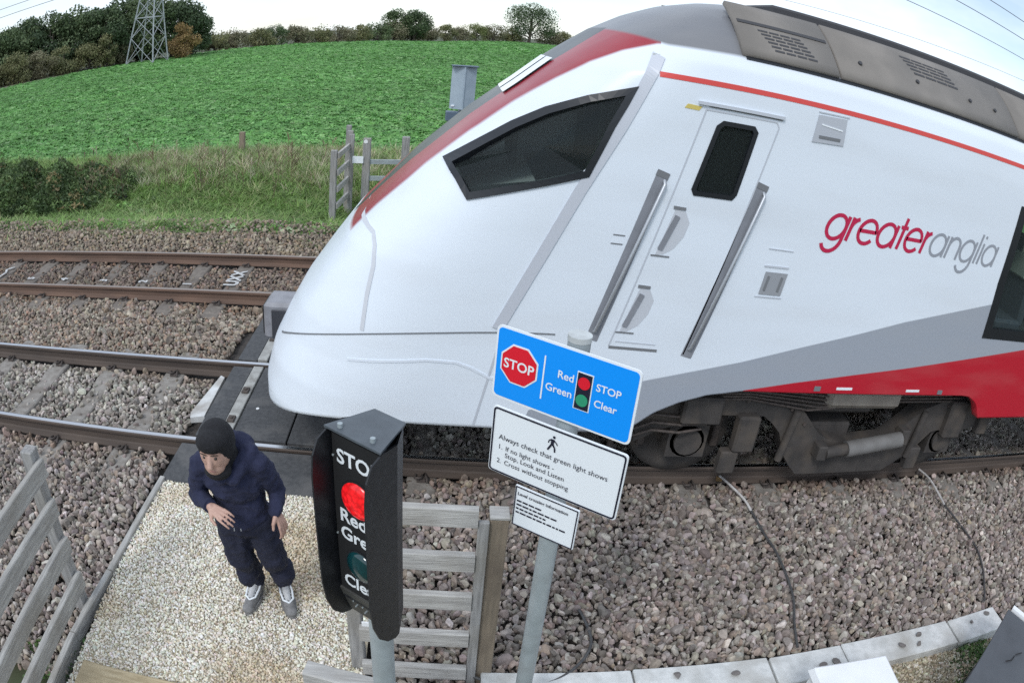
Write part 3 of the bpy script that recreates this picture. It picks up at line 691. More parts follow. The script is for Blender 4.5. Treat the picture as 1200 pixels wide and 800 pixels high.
# ------------------------------------------------------------------ trees
M_bark = mat('bark', (.10, .085, .065), (.06, .05, .04), 6, .95, bump=.5)
LEAFM = {}
def leaf_mat(nm, cols):
    m = bpy.data.materials.new(nm); m.use_nodes = True; t = m.node_tree; b = t.nodes['Principled BSDF']; b.inputs['Roughness'].default_value = .7
    a = t.nodes.new('ShaderNodeAttribute'); a.attribute_name = 'tone'
    rr = t.nodes.new('ShaderNodeValToRGB'); e = rr.color_ramp.elements
    e[0].position = 0; e[0].color = cols[0] + (1,); e[1].position = 1; e[1].color = cols[2] + (1,)
    x = e.new(.5); x.color = cols[1] + (1,)
    t.links.new(a.outputs['Fac'], rr.inputs['Fac']); t.links.new(rr.outputs['Color'], b.inputs['Base Color'])
    tr_ = t.nodes.new('ShaderNodeBsdfTranslucent'); ms = t.nodes.new('ShaderNodeMixShader'); ms.inputs[0].default_value = .2
    t.links.new(rr.outputs['Color'], tr_.inputs['Color']); t.links.new(b.outputs[0], ms.inputs[1]); t.links.new(tr_.outputs[0], ms.inputs[2]); t.links.new(ms.outputs[0], t.nodes['Material Output'].inputs['Surface'])
    LEAFM[nm] = m; return m
leaf_mat('dark_oak_leaves', ((.040, .068, .030), (.07, .108, .048), (.125, .17, .078)))
leaf_mat('green_oak_leaves', ((.055, .09, .036), (.095, .14, .058), (.155, .20, .09)))
leaf_mat('rust_leaves', ((.17, .11, .045), (.29, .19, .075), (.40, .28, .12)))
leaf_mat('olive_leaves', ((.10, .108, .05), (.175, .18, .08), (.26, .25, .12)))
leaf_mat('hazel_brown_leaves', ((.13, .12, .07), (.20, .185, .11), (.27, .26, .16)))
leaf_mat('lime_leaves', ((.12, .14, .05), (.20, .22, .08), (.26, .29, .12)))
def crown_mesh(nm, seed, n, hw, h, base, nl, leaf, gap, m):
    """crown as leaf faces over many overlapping boughs; width hw, from base to h"""
    rg = np.random.default_rng(seed)
    lob = []
    for i in range(nl):
        a = rg.uniform(0, 6.28); zt = rg.uniform(0, 1); rad = math.sqrt(max(.05, 1 - (2 * zt - .85) ** 2 * .75)) * hw * rg.uniform(.35, .82)
        lob.append((math.cos(a) * rad, math.sin(a) * rad, base + (h - base) * (.12 + .76 * zt), hw * rg.uniform(.24, .42)))
    lob = np.array(lob); k = rg.integers(0, nl, n)
    d = rg.normal(size=(n, 3)); d /= np.linalg.norm(d, axis=1)[:, None]
    rr = rg.uniform(gap, 1.06, n) ** .6
    c = lob[k, :3] + d * (lob[k, 3] * rr)[:, None] * np.array([1, 1, .8])
    c[:, 2] = np.clip(c[:, 2], base * .6, None)
    nrm = d * .8 + rg.normal(size=(n, 3)) * .55; nrm /= np.linalg.norm(nrm, axis=1)[:, None]
    t1 = np.cross(nrm, rg.normal(size=(n, 3))); t1 /= np.linalg.norm(t1, axis=1)[:, None]; t2 = np.cross(nrm, t1)
    s = (leaf * rg.uniform(.55, 1.3, n))[:, None]
    v = np.stack([c - t1 * s, c + t2 * s * .7, c + t1 * s, c - t2 * s * .7], 1).reshape(-1, 3)
    f = np.arange(4 * n).reshape(n, 4)
    tone = np.clip(.5 + .22 * rg.normal(size=n) + .22 * rg.normal(size=nl)[k], 0, 1)
    me_o = np_mesh(nm, v, f, m, None, {'tone': ('FLOAT', 'FACE', tone)}, sm=False)
    me = me_o.data; bpy.data.objects.remove(me_o); return me, lob
def trunk_mesh(h, base, hw, lob, r0):
    b = MB(); b.tube([(0, 0, -.3), (0, 0, base * .6), (.05 * hw, 0, base + (h - base) * .35), (.03 * hw, .02 * hw, base + (h - base) * .75)], 1, 8, radii=[r0 * 1.25, r0, r0 * .65, r0 * .25])
    for l in lob[:9]:
        z0 = base * .7 + (l[2] - base * .7) * .3
        b.tube([(0, 0, z0), (l[0] * .5, l[1] * .5, z0 + (l[2] - z0) * .6), (l[0], l[1], l[2])], 1, 5, radii=[r0 * .5, r0 * .3, r0 * .1])
    return b
def polar(a, d): return d * math.sin(R(a)), d * math.cos(R(a))
def tree(name, a, d, h, hw, leafm, label, cat, group, seed, n=3400, base=.22, nl=22, leaf=None, gap=.45):
    x, y = polar(a, d); z = float(ground_z(x, y))
    t = empty(name, (x, y, z)); tag(t, label, cat, group)
    me, lob = crown_mesh('crown', seed, n, hw, h, h * base, nl, leaf or max(.15, hw * .042), gap, LEAFM[leafm]); me.name = 'crown'
    c_ = bpy.data.objects.new('crown', me); link(c_, t)
    trunk_mesh(h, h * base, hw, lob, max(.12, hw * .055)).build('trunk', M_bark, t)
    return t
WG = 'trees of the wood behind the pylon'
wood = [(-47, 121, 11.0, 5.0), (-43.5, 117, 9.5, 4.6), (-40.6, 121, 9.8, 4.8), (-38.0, 119, 9.2, 4.2), (-36.2, 125, 10.6, 4.6), (-34.0, 123, 11.2, 4.8), (-31.6, 126, 11.8, 5.0), (-29.4, 122, 11.2, 4.4), (-27.6, 129, 12.2, 5.2), (-25.6, 127, 12.0, 4.8), (-23.6, 131, 11.2, 4.6)]
for i, (a, d, h, hw) in enumerate(wood):
    hw *= 1.32
    tree('oak_tree', a, d, h, hw, 'dark_oak_leaves' if i % 3 else 'green_oak_leaves', ['dark green oak far out at the left end of the wood', 'dark green oak next to the left end of the wood', 'low dark oak at the left edge of the picture', 'dark green oak second from the left edge of the picture', 'mid green oak third from the left edge of the picture', 'dark oak behind the olive thicket, left of the wood centre', 'tall dark oak at the centre of the wood', 'mid green oak left of the lattice pylon', 'tallest dark oak directly behind the lattice pylon', 'dark oak just right of the lattice pylon', 'mid green oak behind the rust coloured tree'][i], 'tree', WG, 100 + i, n=9500, base=.03, nl=46, gap=.3)
tree('oak_tree', -21.9, 133, 10.4, 5.2, 'dark_oak_leaves', 'dark rounded oak at the right end of the wood', 'tree', WG, 120, n=9500, base=.03, nl=44, gap=.3)
tree('rust_tree', -22.6, 120, 6.9, 3.3, 'rust_leaves', 'small rust brown autumn tree right of the pylon', 'tree', None, 130, n=5200, base=.0, nl=26, gap=.3)
tree('rust_tree', -29.0, 117, 5.9, 2.4, 'olive_leaves', 'small yellowish olive tree in front of the wood, left of the pylon', 'tree', None, 131, n=4200, base=.0, nl=22, gap=.3)
th = [(-43, 104, 3.9, 3.2), (-39.8, 106, 4.4, 3.0), (-37.2, 107.5, 4.6, 3.0), (-35.0, 109, 4.5, 2.8), (-32.9, 111, 4.6, 2.8), (-30.6, 114, 4.4, 2.8), (-28.2, 119, 4.3, 2.6), (-25.8, 126, 3.6, 2.6)]
for i, (a, d, h, hw) in enumerate(th):
    hw *= 1.25; d += 3
    tree('thicket_bush', a, d, h, hw, 'olive_leaves' if i % 3 else 'hazel_brown_leaves', ['olive thicket bush beyond the left edge', 'olive thicket bush at the left edge of the field', 'brownish thicket bush second from the left edge', 'olive thicket bush third from the left edge', 'olive thicket bush midway along the wood foot', 'brownish thicket bush left of the pylon foot', 'olive thicket bush nearest the left pylon foot', 'low olive bush between the pylon legs'][i], 'bush', 'bushes along the foot of the wood', 140 + i, n=4600, base=.0, nl=26, gap=.2)
hg = [(-20.0, 152, 4.0, 3.4, 1), (-18.2, 158, 4.3, 3.2, 0), (-16.4, 166, 4.2, 3.4, 1), (-15.0, 172, 5.3, 2.6, 2), (-13.4, 178, 4.6, 3.6, 0), (-11.6, 190, 4.4, 3.6, 1), (-10.0, 200, 4.6, 3.8, 0), (-8.5, 210, 5.0, 4.0, 1), (-7.0, 222, 5.4, 4.2, 2), (-5.6, 232, 6.4, 4.4, 0), (-4.2, 242, 5.2, 4.2, 1), (-2.9, 250, 5.6, 4.2, 0), (-1.6, 258, 7.0, 3.6, 1), (-.4, 266, 6.0, 4.0, 0), (.8, 272, 7.2, 4.0, 3), (2.2, 280, 7.4, 4.4, 0), (3.6, 290, 6.4, 4.4, 1), (6.4, 302, 7.0, 4.6, 0), (7.8, 306, 6.6, 4.6, 1), (9.4, 308, 6.6, 5.0, 0)]
names = ['hazel_brown_leaves', 'olive_leaves', 'green_oak_leaves', 'lime_leaves']
hl = ['first hedge bush right of the wood', 'brownish hedge bush second right of the wood', 'olive hedge bush third right of the wood', 'small pointed green tree in the hedge right of the wood', 'brown hedge bush right of the small pointed tree', 'olive hedge bush midway between wood and round oak', 'brown hedge bush midway along the far hedge', 'olive hedge bush left of the round dark oak', 'green hedge bush at the left foot of the round oak', 'large brown hedge bush under the round oak', 'olive hedge bush right under the round oak', 'brown hedge bush right of the round oak', 'small rounded olive tree in the hedge between the two oaks', 'brown hedge bush between the two far oaks', 'pale lime green bush between the two far oaks', 'tall brown hedge bush left of the airy oak', 'olive hedge bush at the foot of the airy oak', 'brown hedge bush right of the airy oak', 'olive hedge bush just above the train windscreen', 'brown hedge bush behind the train roof']
for i, (a, d, h, hw, k) in enumerate(hg):
    hw *= 1.4; d += 4
    tree('hedge_bush', a, d, h, hw, names[k], hl[i], 'bush', 'bushes of the far hedge', 160 + i, n=3600, base=.0, nl=24, gap=.2)
tree('oak_tree', -5.5, 238, 10.9, 6.0, 'green_oak_leaves', 'pale green side oak of the far round pair', 'tree', 'oaks in the far hedge', 190, n=5200, base=.12, nl=30)
tree('oak_tree', -4.0, 240, 11.0, 6.2, 'dark_oak_leaves', 'dark round oak standing above the far hedge', 'tree', 'oaks in the far hedge', 191, n=7000, base=.10, nl=36)
tree('oak_tree', 5.0, 290, 17.0, 11.6, 'dark_oak_leaves', 'airy oak with sky showing through, left of the train roof', 'tree', 'oaks in the far hedge', 192, n=7500, base=.10, nl=52, leaf=.30, gap=.5)

# ================================================================== PYLON AND WIRES
M_pyl = mat('pylon_steel', (.42, .44, .46), (.32, .34, .36), 2, .55, metal=.3)
pcx, pcy = polar(-25.6, 116); pz = float(ground_z(pcx, pcy))
py = empty('electricity_pylon', (pcx, pcy, pz)); tag(py, 'grey steel lattice electricity pylon in front of the wood', 'pylon')
lv = [(0, 3.75), (4.3, 3.05), (7.6, 2.5), (10.4, 2.05), (12.8, 1.7), (14.9, 1.4), (16.8, 1.15), (18.5, 1.05), (20.4, .95), (22.2, .85), (24, .75), (27.5, .08)]
def pc(k, i):
    a = R(-25.6 + 180 - 15) + k * math.pi / 2; z, d = lv[i]
    return Vector((math.sin(a) * d, math.cos(a) * d, z))
for k in range(4):
    b = MB()
    for i in range(len(lv) - 1): b.bar(pc(k, i), pc(k, i + 1), .19, .19)
    b.build('leg', M_pyl, py)
for k in range(4):
    for i in range(len(lv) - 2):
        A, B, C, D = pc(k, i), pc((k + 1) % 4, i), pc((k + 1) % 4, i + 1), pc(k, i + 1)
        b = MB(); b.bar(A, C, .075, .075); b.bar(B, D, .075, .075); b.build('cross_brace', M_pyl, py)
        if i % 2 == 1 or i > 4:
            MB().bar(D, C, .12, .12).build('horizontal_member', M_pyl, py)
axd = Vector((math.sin(R(-70)), math.cos(R(-70)), 0)); axd = Vector((-axd.y, axd.x, 0))
for z, l in ((17.2, 3.6), (20.6, 4.4), (24, 3.4)):
    for s in (-1, 1):
        b = MB(); tip = axd * (s * l) + Vector((0, 0, z)); b.bar(axd * (s * .7) + Vector((0, 0, z)), tip, .14, .14); b.bar(axd * (s * .7) + Vector((0, 0, z + 1.3)), tip, .12, .12); b.build('crossarm', M_pyl, py)
M_wire = mat('overhead_wire', (.10, .10, .105), None, rough=.6)
def wire(pts, r, label, group):
    o = MB().tube(pts, r, 5).build('overhead_wire', M_wire); tag(o, label, 'wire', group)
for (z0, sag, off, lab) in ((14.8, 8, 0.0, 'lower of the two thin wires left of the pylon top'), (16.2, 5, .4, 'upper of the two thin wires left of the pylon top')):
    wire([(-50 - 220 * t, 104 + off + 85 * t, z0 - sag * t + sag * t * t) for t in np.linspace(0, 1, 24)], .06, lab, 'wires left of the pylon')
for (xa, ya, xb, yb, lab, r) in ((76.45, 110.17, 119.64, 118.2, 'lowest dark overhead wire at the top right of the sky', .075), (74.33, 91.81, 97.85, 97.13, 'middle dark overhead wire at the top right of the sky', .075), (72.6, 80.69, 83.68, 83.34, 'topmost dark overhead wire in the top right corner', .07), (102.8, 165.1, 156.8, 154.0, 'faint thin overhead wire close above the train roof', .055)):
    dx, dy = xb - xa, yb - ya
    wire([(xa + dx * t, ya + dy * t, 25 + .0 * t) for t in (-2.2, -1, 0, .5, 1, 2, 3.2)], r, lab, 'wires at the top right')

# ================================================================== FENCES
def bx(name, c, d, m, par, bev=.006, rz=0):
    b = MB(); b.box(c, d, rz); return b.build(name, m, par, bevel=bev)
# left fence, running away from the track
fl = empty('timber_fence', (-2.50, 2.95, -.25)); tag(fl, 'grey timber rail fence at the left edge, running towards the camera', 'fence', 'timber fences by the crossing')
bx('post', (0.0, 0.0, .71), (.095, .095, 1.42), M_wood, fl)
bx('post', (0.0, -2.1, .70), (.095, .095, 1.40), M_wood, fl)
for z in (1.035, .735, .425, .115, -.165):
    b = MB(); b.bar((.072 + random.uniform(-.004, .004), .02, z + .25), (.072 + random.uniform(-.004, .004), -2.35, z + .25 + random.uniform(-.01, .01)), .045, .135, ch=.006); b.build('fence_rail', M_woody, fl)
# wing fence behind the signal, parallel to the track
fr = empty('timber_fence', (-.08, 2.83, -.25)); tag(fr, 'short grey timber fence panel behind the signal, with brown end post', 'fence', 'timber fences by the crossing')
bx('post', (.405, .0, .705), (.095, .095, 1.40), M_woodbrown, fr)
bx('post_cap', (.405, .0, 1.415), (.10, .10, .02), M_woodx, fr, .004)
bx('post', (-.36, .0, .60), (.085, .09, 1.2), M_wood, fr)
bx('stile', (.325, -.065, .70), (.055, .03, 1.42), M_wood, fr, .004)
for z in (1.19, .885, .585, .26, -.07):
    b = MB(); b.bar((-.33, -.05 - .02, z + .25), (.295, -.05 - .02, z + .25), .045, .115, ch=.004); b.build('fence_rail', M_woodx, fr)
bx('number_plate', (-.29, -.062, .53), (.05, .012, .14), M_white, fr, .002)
# gate top close under the camera
gt = empty('timber_gate', (-.50, 1.87, -.25)); tag(gt, 'grey timber gate rail end at the bottom edge below the signal', 'gate')
b_ = MB(); b_.bar((-.03, .006, 1.19), (.42, -.087, 1.19), .085, .11, ch=.006); b_.build('gate_rail', M_woodx, gt)
b_ = MB(); b_.bar((.02, -.006, .0), (.02, -.006, 1.13), .09, .09); b_.build('gate_stile', M_wood, gt)
for z in (.85, .52, .2):
    b_ = MB(); b_.bar((.06, -.012, z), (.42, -.087, z), .04, .09, ch=.004); b_.build('gate_rail', M_woodx, gt)
# far side: ladder-like fence panel, kissing gate posts and rail
ff = empty('timber_fence', (-2.22, 13.3, -.42)); tag(ff, 'pale timber fence panel end-on beyond the far track', 'fence', 'timber fences by the crossing')
bx('post', (-.06, 0, .73), (.12, .12, 1.46), M_wood, ff)
bx('post', (.13, .72, .88), (.11, .11, 1.72), M_wood, ff)
bx('post', (.06, .95, .90), (.10, .10, 1.84), M_wood, ff)
for z in (1.36, 1.02, .69, .36):
    b = MB(); b.bar((.015, -.02, z), (.16, .74, z + .10), .05, .11, ch=.004); b.build('fence_rail', M_white if False else M_woodx, ff)
fg = empty('kissing_gate', (-1.74, 14.0, -.42)); tag(fg, 'grey timber gate posts with rail beyond the far track, beside the train nose', 'gate')
p1 = bx('post', (0, 0, .80), (.15, .13, 1.60), M_wood, fg)
bx('post', (.76, .1, .82), (.15, .13, 1.64), M_wood, fg)
bx('post', (-.30, -.05, .85), (.09, .09, 1.66), M_wood, fg)
for z in (1.12, .78, .42):
    b = MB(); b.bar((.05, 0, z), (.74, .1, z), .05, .09); b.build('gate_rail', M_galv, fg)
b_ = MB(); b_.tube([(-.02, -.067, 1.54), (-.02, -.075, 1.54)], .04, 14); b_.build('reflector', M_white, fg)
bx('sign_plate', (-.16, -.09, 1.17), (.22, .02, .14), M_signwhite, fg, .002)
st = empty('timber_stake', (-6.06, 19.4, -.35)); tag(st, 'weathered timber stake at the near edge of the crop field', 'stake')
bx('stake_post', (0, 0, .38), (.16, .14, .9), M_woodbrown, st, .012)

# ================================================================== MINIATURE SIGNAL
def rounded_panel(w_, h_, r, n=5):
    pts = []
    for cx, cz, a0 in ((w_ / 2 - r, h_ / 2 - r, 0), (-w_ / 2 + r, h_ / 2 - r, 90), (-w_ / 2 + r, -h_ / 2 + r, 180), (w_ / 2 - r, -h_ / 2 + r, 270)):
        for k in range(n + 1): a = R(a0 + 90 * k / n); pts.append((cx + r * math.cos(a), cz + r * math.sin(a)))
    return pts
sg = empty('crossing_signal', (-.19, 1.68, -.2), R(-35.5)); tag(sg, 'black miniature crossing signal with lit red lamp on grey post', 'signal', 'miniature crossing signals')
M_lampred = mat('lit_red_lens', (.55, .01, .012), None, rough=.2, emit=((1.0, .012, .02), .42))
_lt = M_lampred.node_tree; _lv = _lt.nodes.new('ShaderNodeTexVoronoi'); _lv.inputs['Scale'].default_value = 75; _lc = _lt.nodes.new('ShaderNodeTexCoord'); _lr = _lt.nodes.new('ShaderNodeMapRange')
_lr.inputs[1].default_value = .1; _lr.inputs[2].default_value = .7; _lr.inputs[3].default_value = .75; _lr.inputs[4].default_value = .18
_lt.links.new(_lc.outputs['Object'], _lv.inputs['Vector']); _lt.links.new(_lv.outputs['Distance'], _lr.inputs[0]); _lt.links.new(_lr.outputs[0], _lt.nodes['Principled BSDF'].inputs['Emission Strength'])
M_lampgreen = mat('unlit_green_lens', (.003, .032, .038), (.005, .048, .054), 40, .12, coat=.6)
Z0 = .2    # local offset: world z = local z - .2
MB().tube([(-.054, .088, 0), (-.054, .088, 1.82)], .045, 20).build('post', M_galv, sg)
# tapered housing
b_ = MB(); hz0, hz1 = 1.60 + Z0, 2.335 + Z0
b_.add([(-.094, -.05, hz0 + .06), (.094, -.05, hz0 + .06), (.05, .085, hz0), (-.05, .085, hz0), (-.094, -.05, hz1), (.094, -.05, hz1), (.05, .085, hz1), (-.05, .085, hz1)], [(0, 3, 2, 1), (4, 5, 6, 7), (0, 1, 5, 4), (1, 2, 6, 5), (2, 3, 7, 6), (3, 0, 4, 7)])
hs = b_.build('housing', M_black, sg, bevel=.004)
M_roof = mat('signal_roof_grey', (.085, .10, .115), (.07, .082, .095), 20, .45)
b_ = MB(); b_.add([(-.105, -.072, hz1 + .002), (.105, -.072, hz1 + .002), (.058, .092, hz1 + .002), (-.058, .092, hz1 + .002), (-.105, -.072, hz1 + .009), (.105, -.072, hz1 + .009), (.058, .092, hz1 + .009), (-.058, .092, hz1 + .009)],
                  [(0, 3, 2, 1), (4, 5, 6, 7), (0, 1, 5, 4), (1, 2, 6, 5), (2, 3, 7, 6), (3, 0, 4, 7)])
rf = b_.build('roof_plate', M_roof, sg)
for x, y in ((.055, -.045), (-.062, -.05)):
    MB().tube([(x, y, hz1 + .009), (x, y, hz1 + .022)], .008, 8).build('screw', M_galv, rf)
for s in (-1, 1):
    # side hood: long plate with rounded front corners, following the housing taper at the back
    prof = [(.085, 2.335), (-.06, 2.335), (-.105, 2.315), (-.128, 2.27), (-.135, 2.20), (-.135, 1.78), (-.125, 1.69), (-.10, 1.62), (-.06, 1.575), (-.02, 1.56), (.02, 1.575), (.085, 1.60)]
    def hoodx(yy): return s * (.104 if yy < 0 else .104 - .05 * yy / .085 * .98)
    b = MB(); n = len(prof); th_ = .006
    vs = [(hoodx(yy) , yy, zz + Z0) for yy, zz in prof] + [(hoodx(yy) - s * th_, yy, zz + Z0) for yy, zz in prof]
    # split front part and tapered back part for flat faces
    b.add(vs, [(i, (i + 1) % n, n + (i + 1) % n, n + i) for i in range(n)])
    cf = (s * .104, 0.0)
    i0 = len(b.v)
    b.add([(s * .104, 0, 2.335 + Z0), (s * .104, 0, 1.568 + Z0), (s * .098, 0, 2.335 + Z0), (s * .098, 0, 1.568 + Z0)], [])
    fr_ = [i for i in range(1, 10)]
    b.f.append(tuple([i0] + fr_ + [i0 + 1])); b.sm.append(False)
    b.f.append(tuple([i0 + 2] + [n + i for i in fr_] + [i0 + 3])); b.sm.append(False)
    b.f.append((i0, i0 + 1, 10, 11, 0)); b.sm.append(False)
    b.f.append((i0 + 2, i0 + 3, n + 10, n + 11, n)); b.sm.append(False)
    b.build('side_hood', M_black, sg)
# chin plate
b_ = MB(); b_.add([(-.096, -.054, 1.715 + Z0), (.096, -.054, 1.715 + Z0), (.096, -.01, 1.575 + Z0), (-.096, -.01, 1.575 + Z0), (-.096, -.062, 1.713 + Z0), (.096, -.062, 1.713 + Z0), (.096, -.018, 1.573 + Z0), (-.096, -.018, 1.573 + Z0)], [(0, 1, 2, 3), (4, 7, 6, 5), (0, 4, 5, 1), (2, 6, 7, 3)])
ch_ = b_.build('chin_plate', mat('chin_grey', (.07, .07, .065), (.05, .05, .048), 20, .6), sg)
for x, z in ((-.05, 1.665), (-.04, 1.645), (-.01, 1.66), (.0, 1.64)):
    MB().tube([(x, -.036, z + Z0), (x, -.052, z + Z0 - .002)], .0035, 6).build('screw', M_galv, ch_)
b_ = MB(); b_.box((0, -.054, 2.02 + Z0), (.18, .006, .60)); fp = b_.build('face_plate', M_blackmatt, sg)
def lens(zc, m, rad, nm):
    b = MB(); rings = []; n = 28
    for k in range(7):
        t = k / 6 * .98; rr = rad * math.cos(t * math.pi / 2); dd = .022 * math.sin(t * math.pi / 2)
        rings.append([(.006 + rr * math.cos(2 * math.pi * j / n), -.058 - dd, zc + rr * math.sin(2 * math.pi * j / n)) for j in range(n)])
    vs = [p for r_0 in rings for p in r_0]
    b.add(vs, [(i * n + j, i * n + (j + 1) % n, (i + 1) * n + (j + 1) % n, (i + 1) * n + j) for i in range(6) for j in range(n)] + [tuple(range(6 * n, 7 * n))], True)
    o = b.build(nm, m, sg)
    r_o = MB(); r_o.tube([(.006, -.0575, zc), (.006, -.0625, zc)], rad * 1.06, 28); r_o.build('lens_rim', M_black, o)
lens(2.125 + Z0, M_lampred, .064, 'red_lens'); lens(1.862 + Z0, M_lampgreen, .060, 'green_lens')
for s_, z_, sz in (('STOP', 2.230, .0515), ('Red', 2.018, .052), ('Green', 1.950, .052), ('Clear', 1.746, .052)):
    text(s_, sz * 1.32, M_signwhite, sg, (-.073, -.0585, z_ + Z0), align='LEFT', bold=.0016)
for z_ in (2.245, 1.955):
    MB().tube([(-.087, -.057, z_ + Z0), (-.087, -.060, z_ + Z0)], .004, 6).build('rivet', M_galv, sg)

# far signal seen from behind
sb = empty('crossing_signal', (.06, 13.1, -.42), R(5)); tag(sb, 'pale grey back of the crossing signal standing beyond the train', 'signal', 'miniature crossing signals')
M_gback = mat('pale_blue_grey_paint', (.36, .43, .49), (.31, .38, .44), 6, .5)
b_ = MB(); b_.add([(-.225, .12, 2.36), (-.012, 0, 2.36), (-.012, 0, 3.17), (-.225, .12, 3.17), (-.225, .16, 2.36), (-.012, .16, 2.36), (-.012, .16, 3.17), (-.225, .16, 3.17)], [(0, 1, 2, 3), (0, 4, 5, 1), (3, 2, 6, 7), (0, 3, 7, 4), (4, 7, 6, 5)]); b_.build('back_panel', M_gback, sb)
b_ = MB(); b_.add([(.012, 0, 2.36), (.225, .12, 2.36), (.225, .12, 3.17), (.012, 0, 3.17), (.012, .16, 2.36), (.225, .16, 2.36), (.225, .16, 3.17), (.012, .16, 3.17)], [(0, 1, 2, 3), (0, 4, 5, 1), (3, 2, 6, 7), (1, 5, 6, 2), (4, 7, 6, 5)]); b_.build('back_panel', M_gback, sb)
bx('centre_ridge', (0, .02, 2.765), (.03, .08, .82), M_gback, sb, .004)
bx('roof_plate', (0, .08, 3.185), (.49, .22, .02), mat('dark_blue_grey_paint', (.10, .14, .19), None, rough=.5), sb, .004)
bx('latch', (-.17, .075, 2.42), (.06, .03, .03), M_signwhite, sb, .003)
bx('junction_box', (-.12, .12, 2.22), (.32, .2, .18), MATS['dark_blue_grey_paint'], sb, .01)
MB().tube([(0, .2, 0), (0, .2, 2.4)], .05, 12).build('post', M_galv, sb)

# ================================================================== SIGNS ON THE NEAR POST
sp_ = empty('crossing_sign', (.463, 2.33, -.2), R(-35.5)); tag(sp_, 'blue and white crossing signs stacked on a round grey post', 'sign')
MB().tube([(.0, .062, 0), (.0, .062, 2.535)], .044, 20).build('post', M_galv, sp_)
MB().tube([(.0, .062, 2.53), (.0, .062, 2.552)], .046, 20).build('post_cap', mat('post_cap_grey', (.55, .58, .58), (.45, .47, .47), 20, .6), sp_)
def sign(name, x0, x1, z0, z1, mface, mborder, bw, rad, order_border_inside=False):
    w_, h_ = x1 - x0, z1 - z0
    p = empty(name, ((x0 + x1) / 2, 0, (z0 + z1) / 2 + .2), 0, sp_)
    MB().prism(rounded_panel(w_, h_, rad), (0, .006)).build('backing_sheet', mborder, p)
    MB().prism(rounded_panel(w_ - 2 * bw, h_ - 2 * bw, rad * .8), (-.0018, -.0002)).build('face_sheet', mface, p)
    for dz in (-.3, .3):
        b = MB(); b.box((-(x0 + x1) / 2, .012, dz * h_), (.10, .010, .03)); b.tube([(-(x0 + x1) / 2 - .05, .062, dz * h_), (-(x0 + x1) / 2 + .05, .062, dz * h_)], .004, 6); b.build('bracket', M_galv, p)
    return p
def flat(poly, m, par, y=-.004, nm='symbol', t=.0016):
    return MB().prism(poly, (y, y + t)).build(nm, m, par)
W0, W1 = -.315, .285
bl = sign('blue_panel', W0, W1, 2.015, 2.320, M_signblue, M_signwhite, .009, .022)
def U(fr, w_=.6): return (fr - .5) * w_
oct_ = lambda r: [(r * math.cos(R(22.5 + 45 * k)), r * math.sin(R(22.5 + 45 * k))) for k in range(8)]
off = lambda poly, dx, dz: [(x + dx, z + dz) for x, z in poly]
flat(off(oct_(.088), U(.185), .010), M_signwhite, bl, -.0035)
flat(off(oct_(.081), U(.185), .010), M_signred, bl, -.0055)
text('STOP', .056, M_signwhite, bl, (U(.185), -.0062, -.010), align='CENTER', bold=.0010)
flat([(U(.362) - .003, -.09), (U(.362) + .003, -.09), (U(.362) + .003, .09), (U(.362) - .003, .09)], M_signwhite, bl)
text('Red', .044, M_signwhite, bl, (U(.575), -.0045, .022), align='RIGHT', bold=.0006)
text('Green', .044, M_signwhite, bl, (U(.575), -.0045, -.043), align='RIGHT', bold=.0006)
flat([(U(.59), -.078), (U(.70), -.078), (U(.70), .075), (U(.59), .075)], M_signwhite, bl, -.0035)
flat([(U(.59) + .004, -.074), (U(.70) - .004, -.074), (U(.70) - .004, .071), (U(.59) + .004, .071)], M_signnavy, bl, -.0055)
circ = lambda r, n=24: [(r * math.cos(2 * math.pi * k / n), r * math.sin(2 * math.pi * k / n)) for k in range(n)]
flat(off(circ(.0245), U(.645), .034), M_signred, bl, -.0075); flat(off(circ(.0245), U(.645), -.036), M_signgreen, bl, -.0075)
text('STOP', .042, M_signwhite, bl, (U(.725), -.0045, .022), bold=.0006)
text('Clear', .042, M_signwhite, bl, (U(.725), -.0045, -.043), bold=.0006)
wh = sign('white_panel', -.300, .294, 1.664, 1.976, M_signwhite, M_signwhite, .002, .016)
def ring(w_, h_, r, t, m, par, y=-.0045):
    o_, i_ = rounded_panel(w_, h_, r), rounded_panel(w_ - 2 * t, h_ - 2 * t, r - t * .8); n = len(o_)
    b = MB(); b.add([(x, y, z) for x, z in o_] + [(x, y, z) for x, z in i_] + [(x, y + .002, z) for x, z in o_] + [(x, y + .002, z) for x, z in i_],
                    [(k, (k + 1) % n, n + (k + 1) % n, n + k) for k in range(n)] + [(2 * n + k, 3 * n + k, 3 * n + (k + 1) % n, 2 * n + (k + 1) % n) for k in range(n)] + [(k, 2 * n + k, 2 * n + (k + 1) % n, (k + 1) % n) for k in range(n)] + [(n + k, n + (k + 1) % n, 3 * n + (k + 1) % n, 3 * n + k) for k in range(n)])
    b.build('border', m, par)
ring(.584, .302, .016, .007, M_signnavy, wh)
text('Always check that green light shows', .0335, M_signnavy, wh, (U(.065, .594), -.0045, .012), bold=.0)
for s_, u_0, v in (('1.', .065, -.034), ('If no light shows -', .125, -.034), ('Stop, Look and Listen', .125, -.066), ('2.', .065, -.102), ('Cross without stopping', .125, -.102)):
    text(s_, .0315, M_signnavy, wh, (U(u_0, .594), -.0045, v), bold=.0)
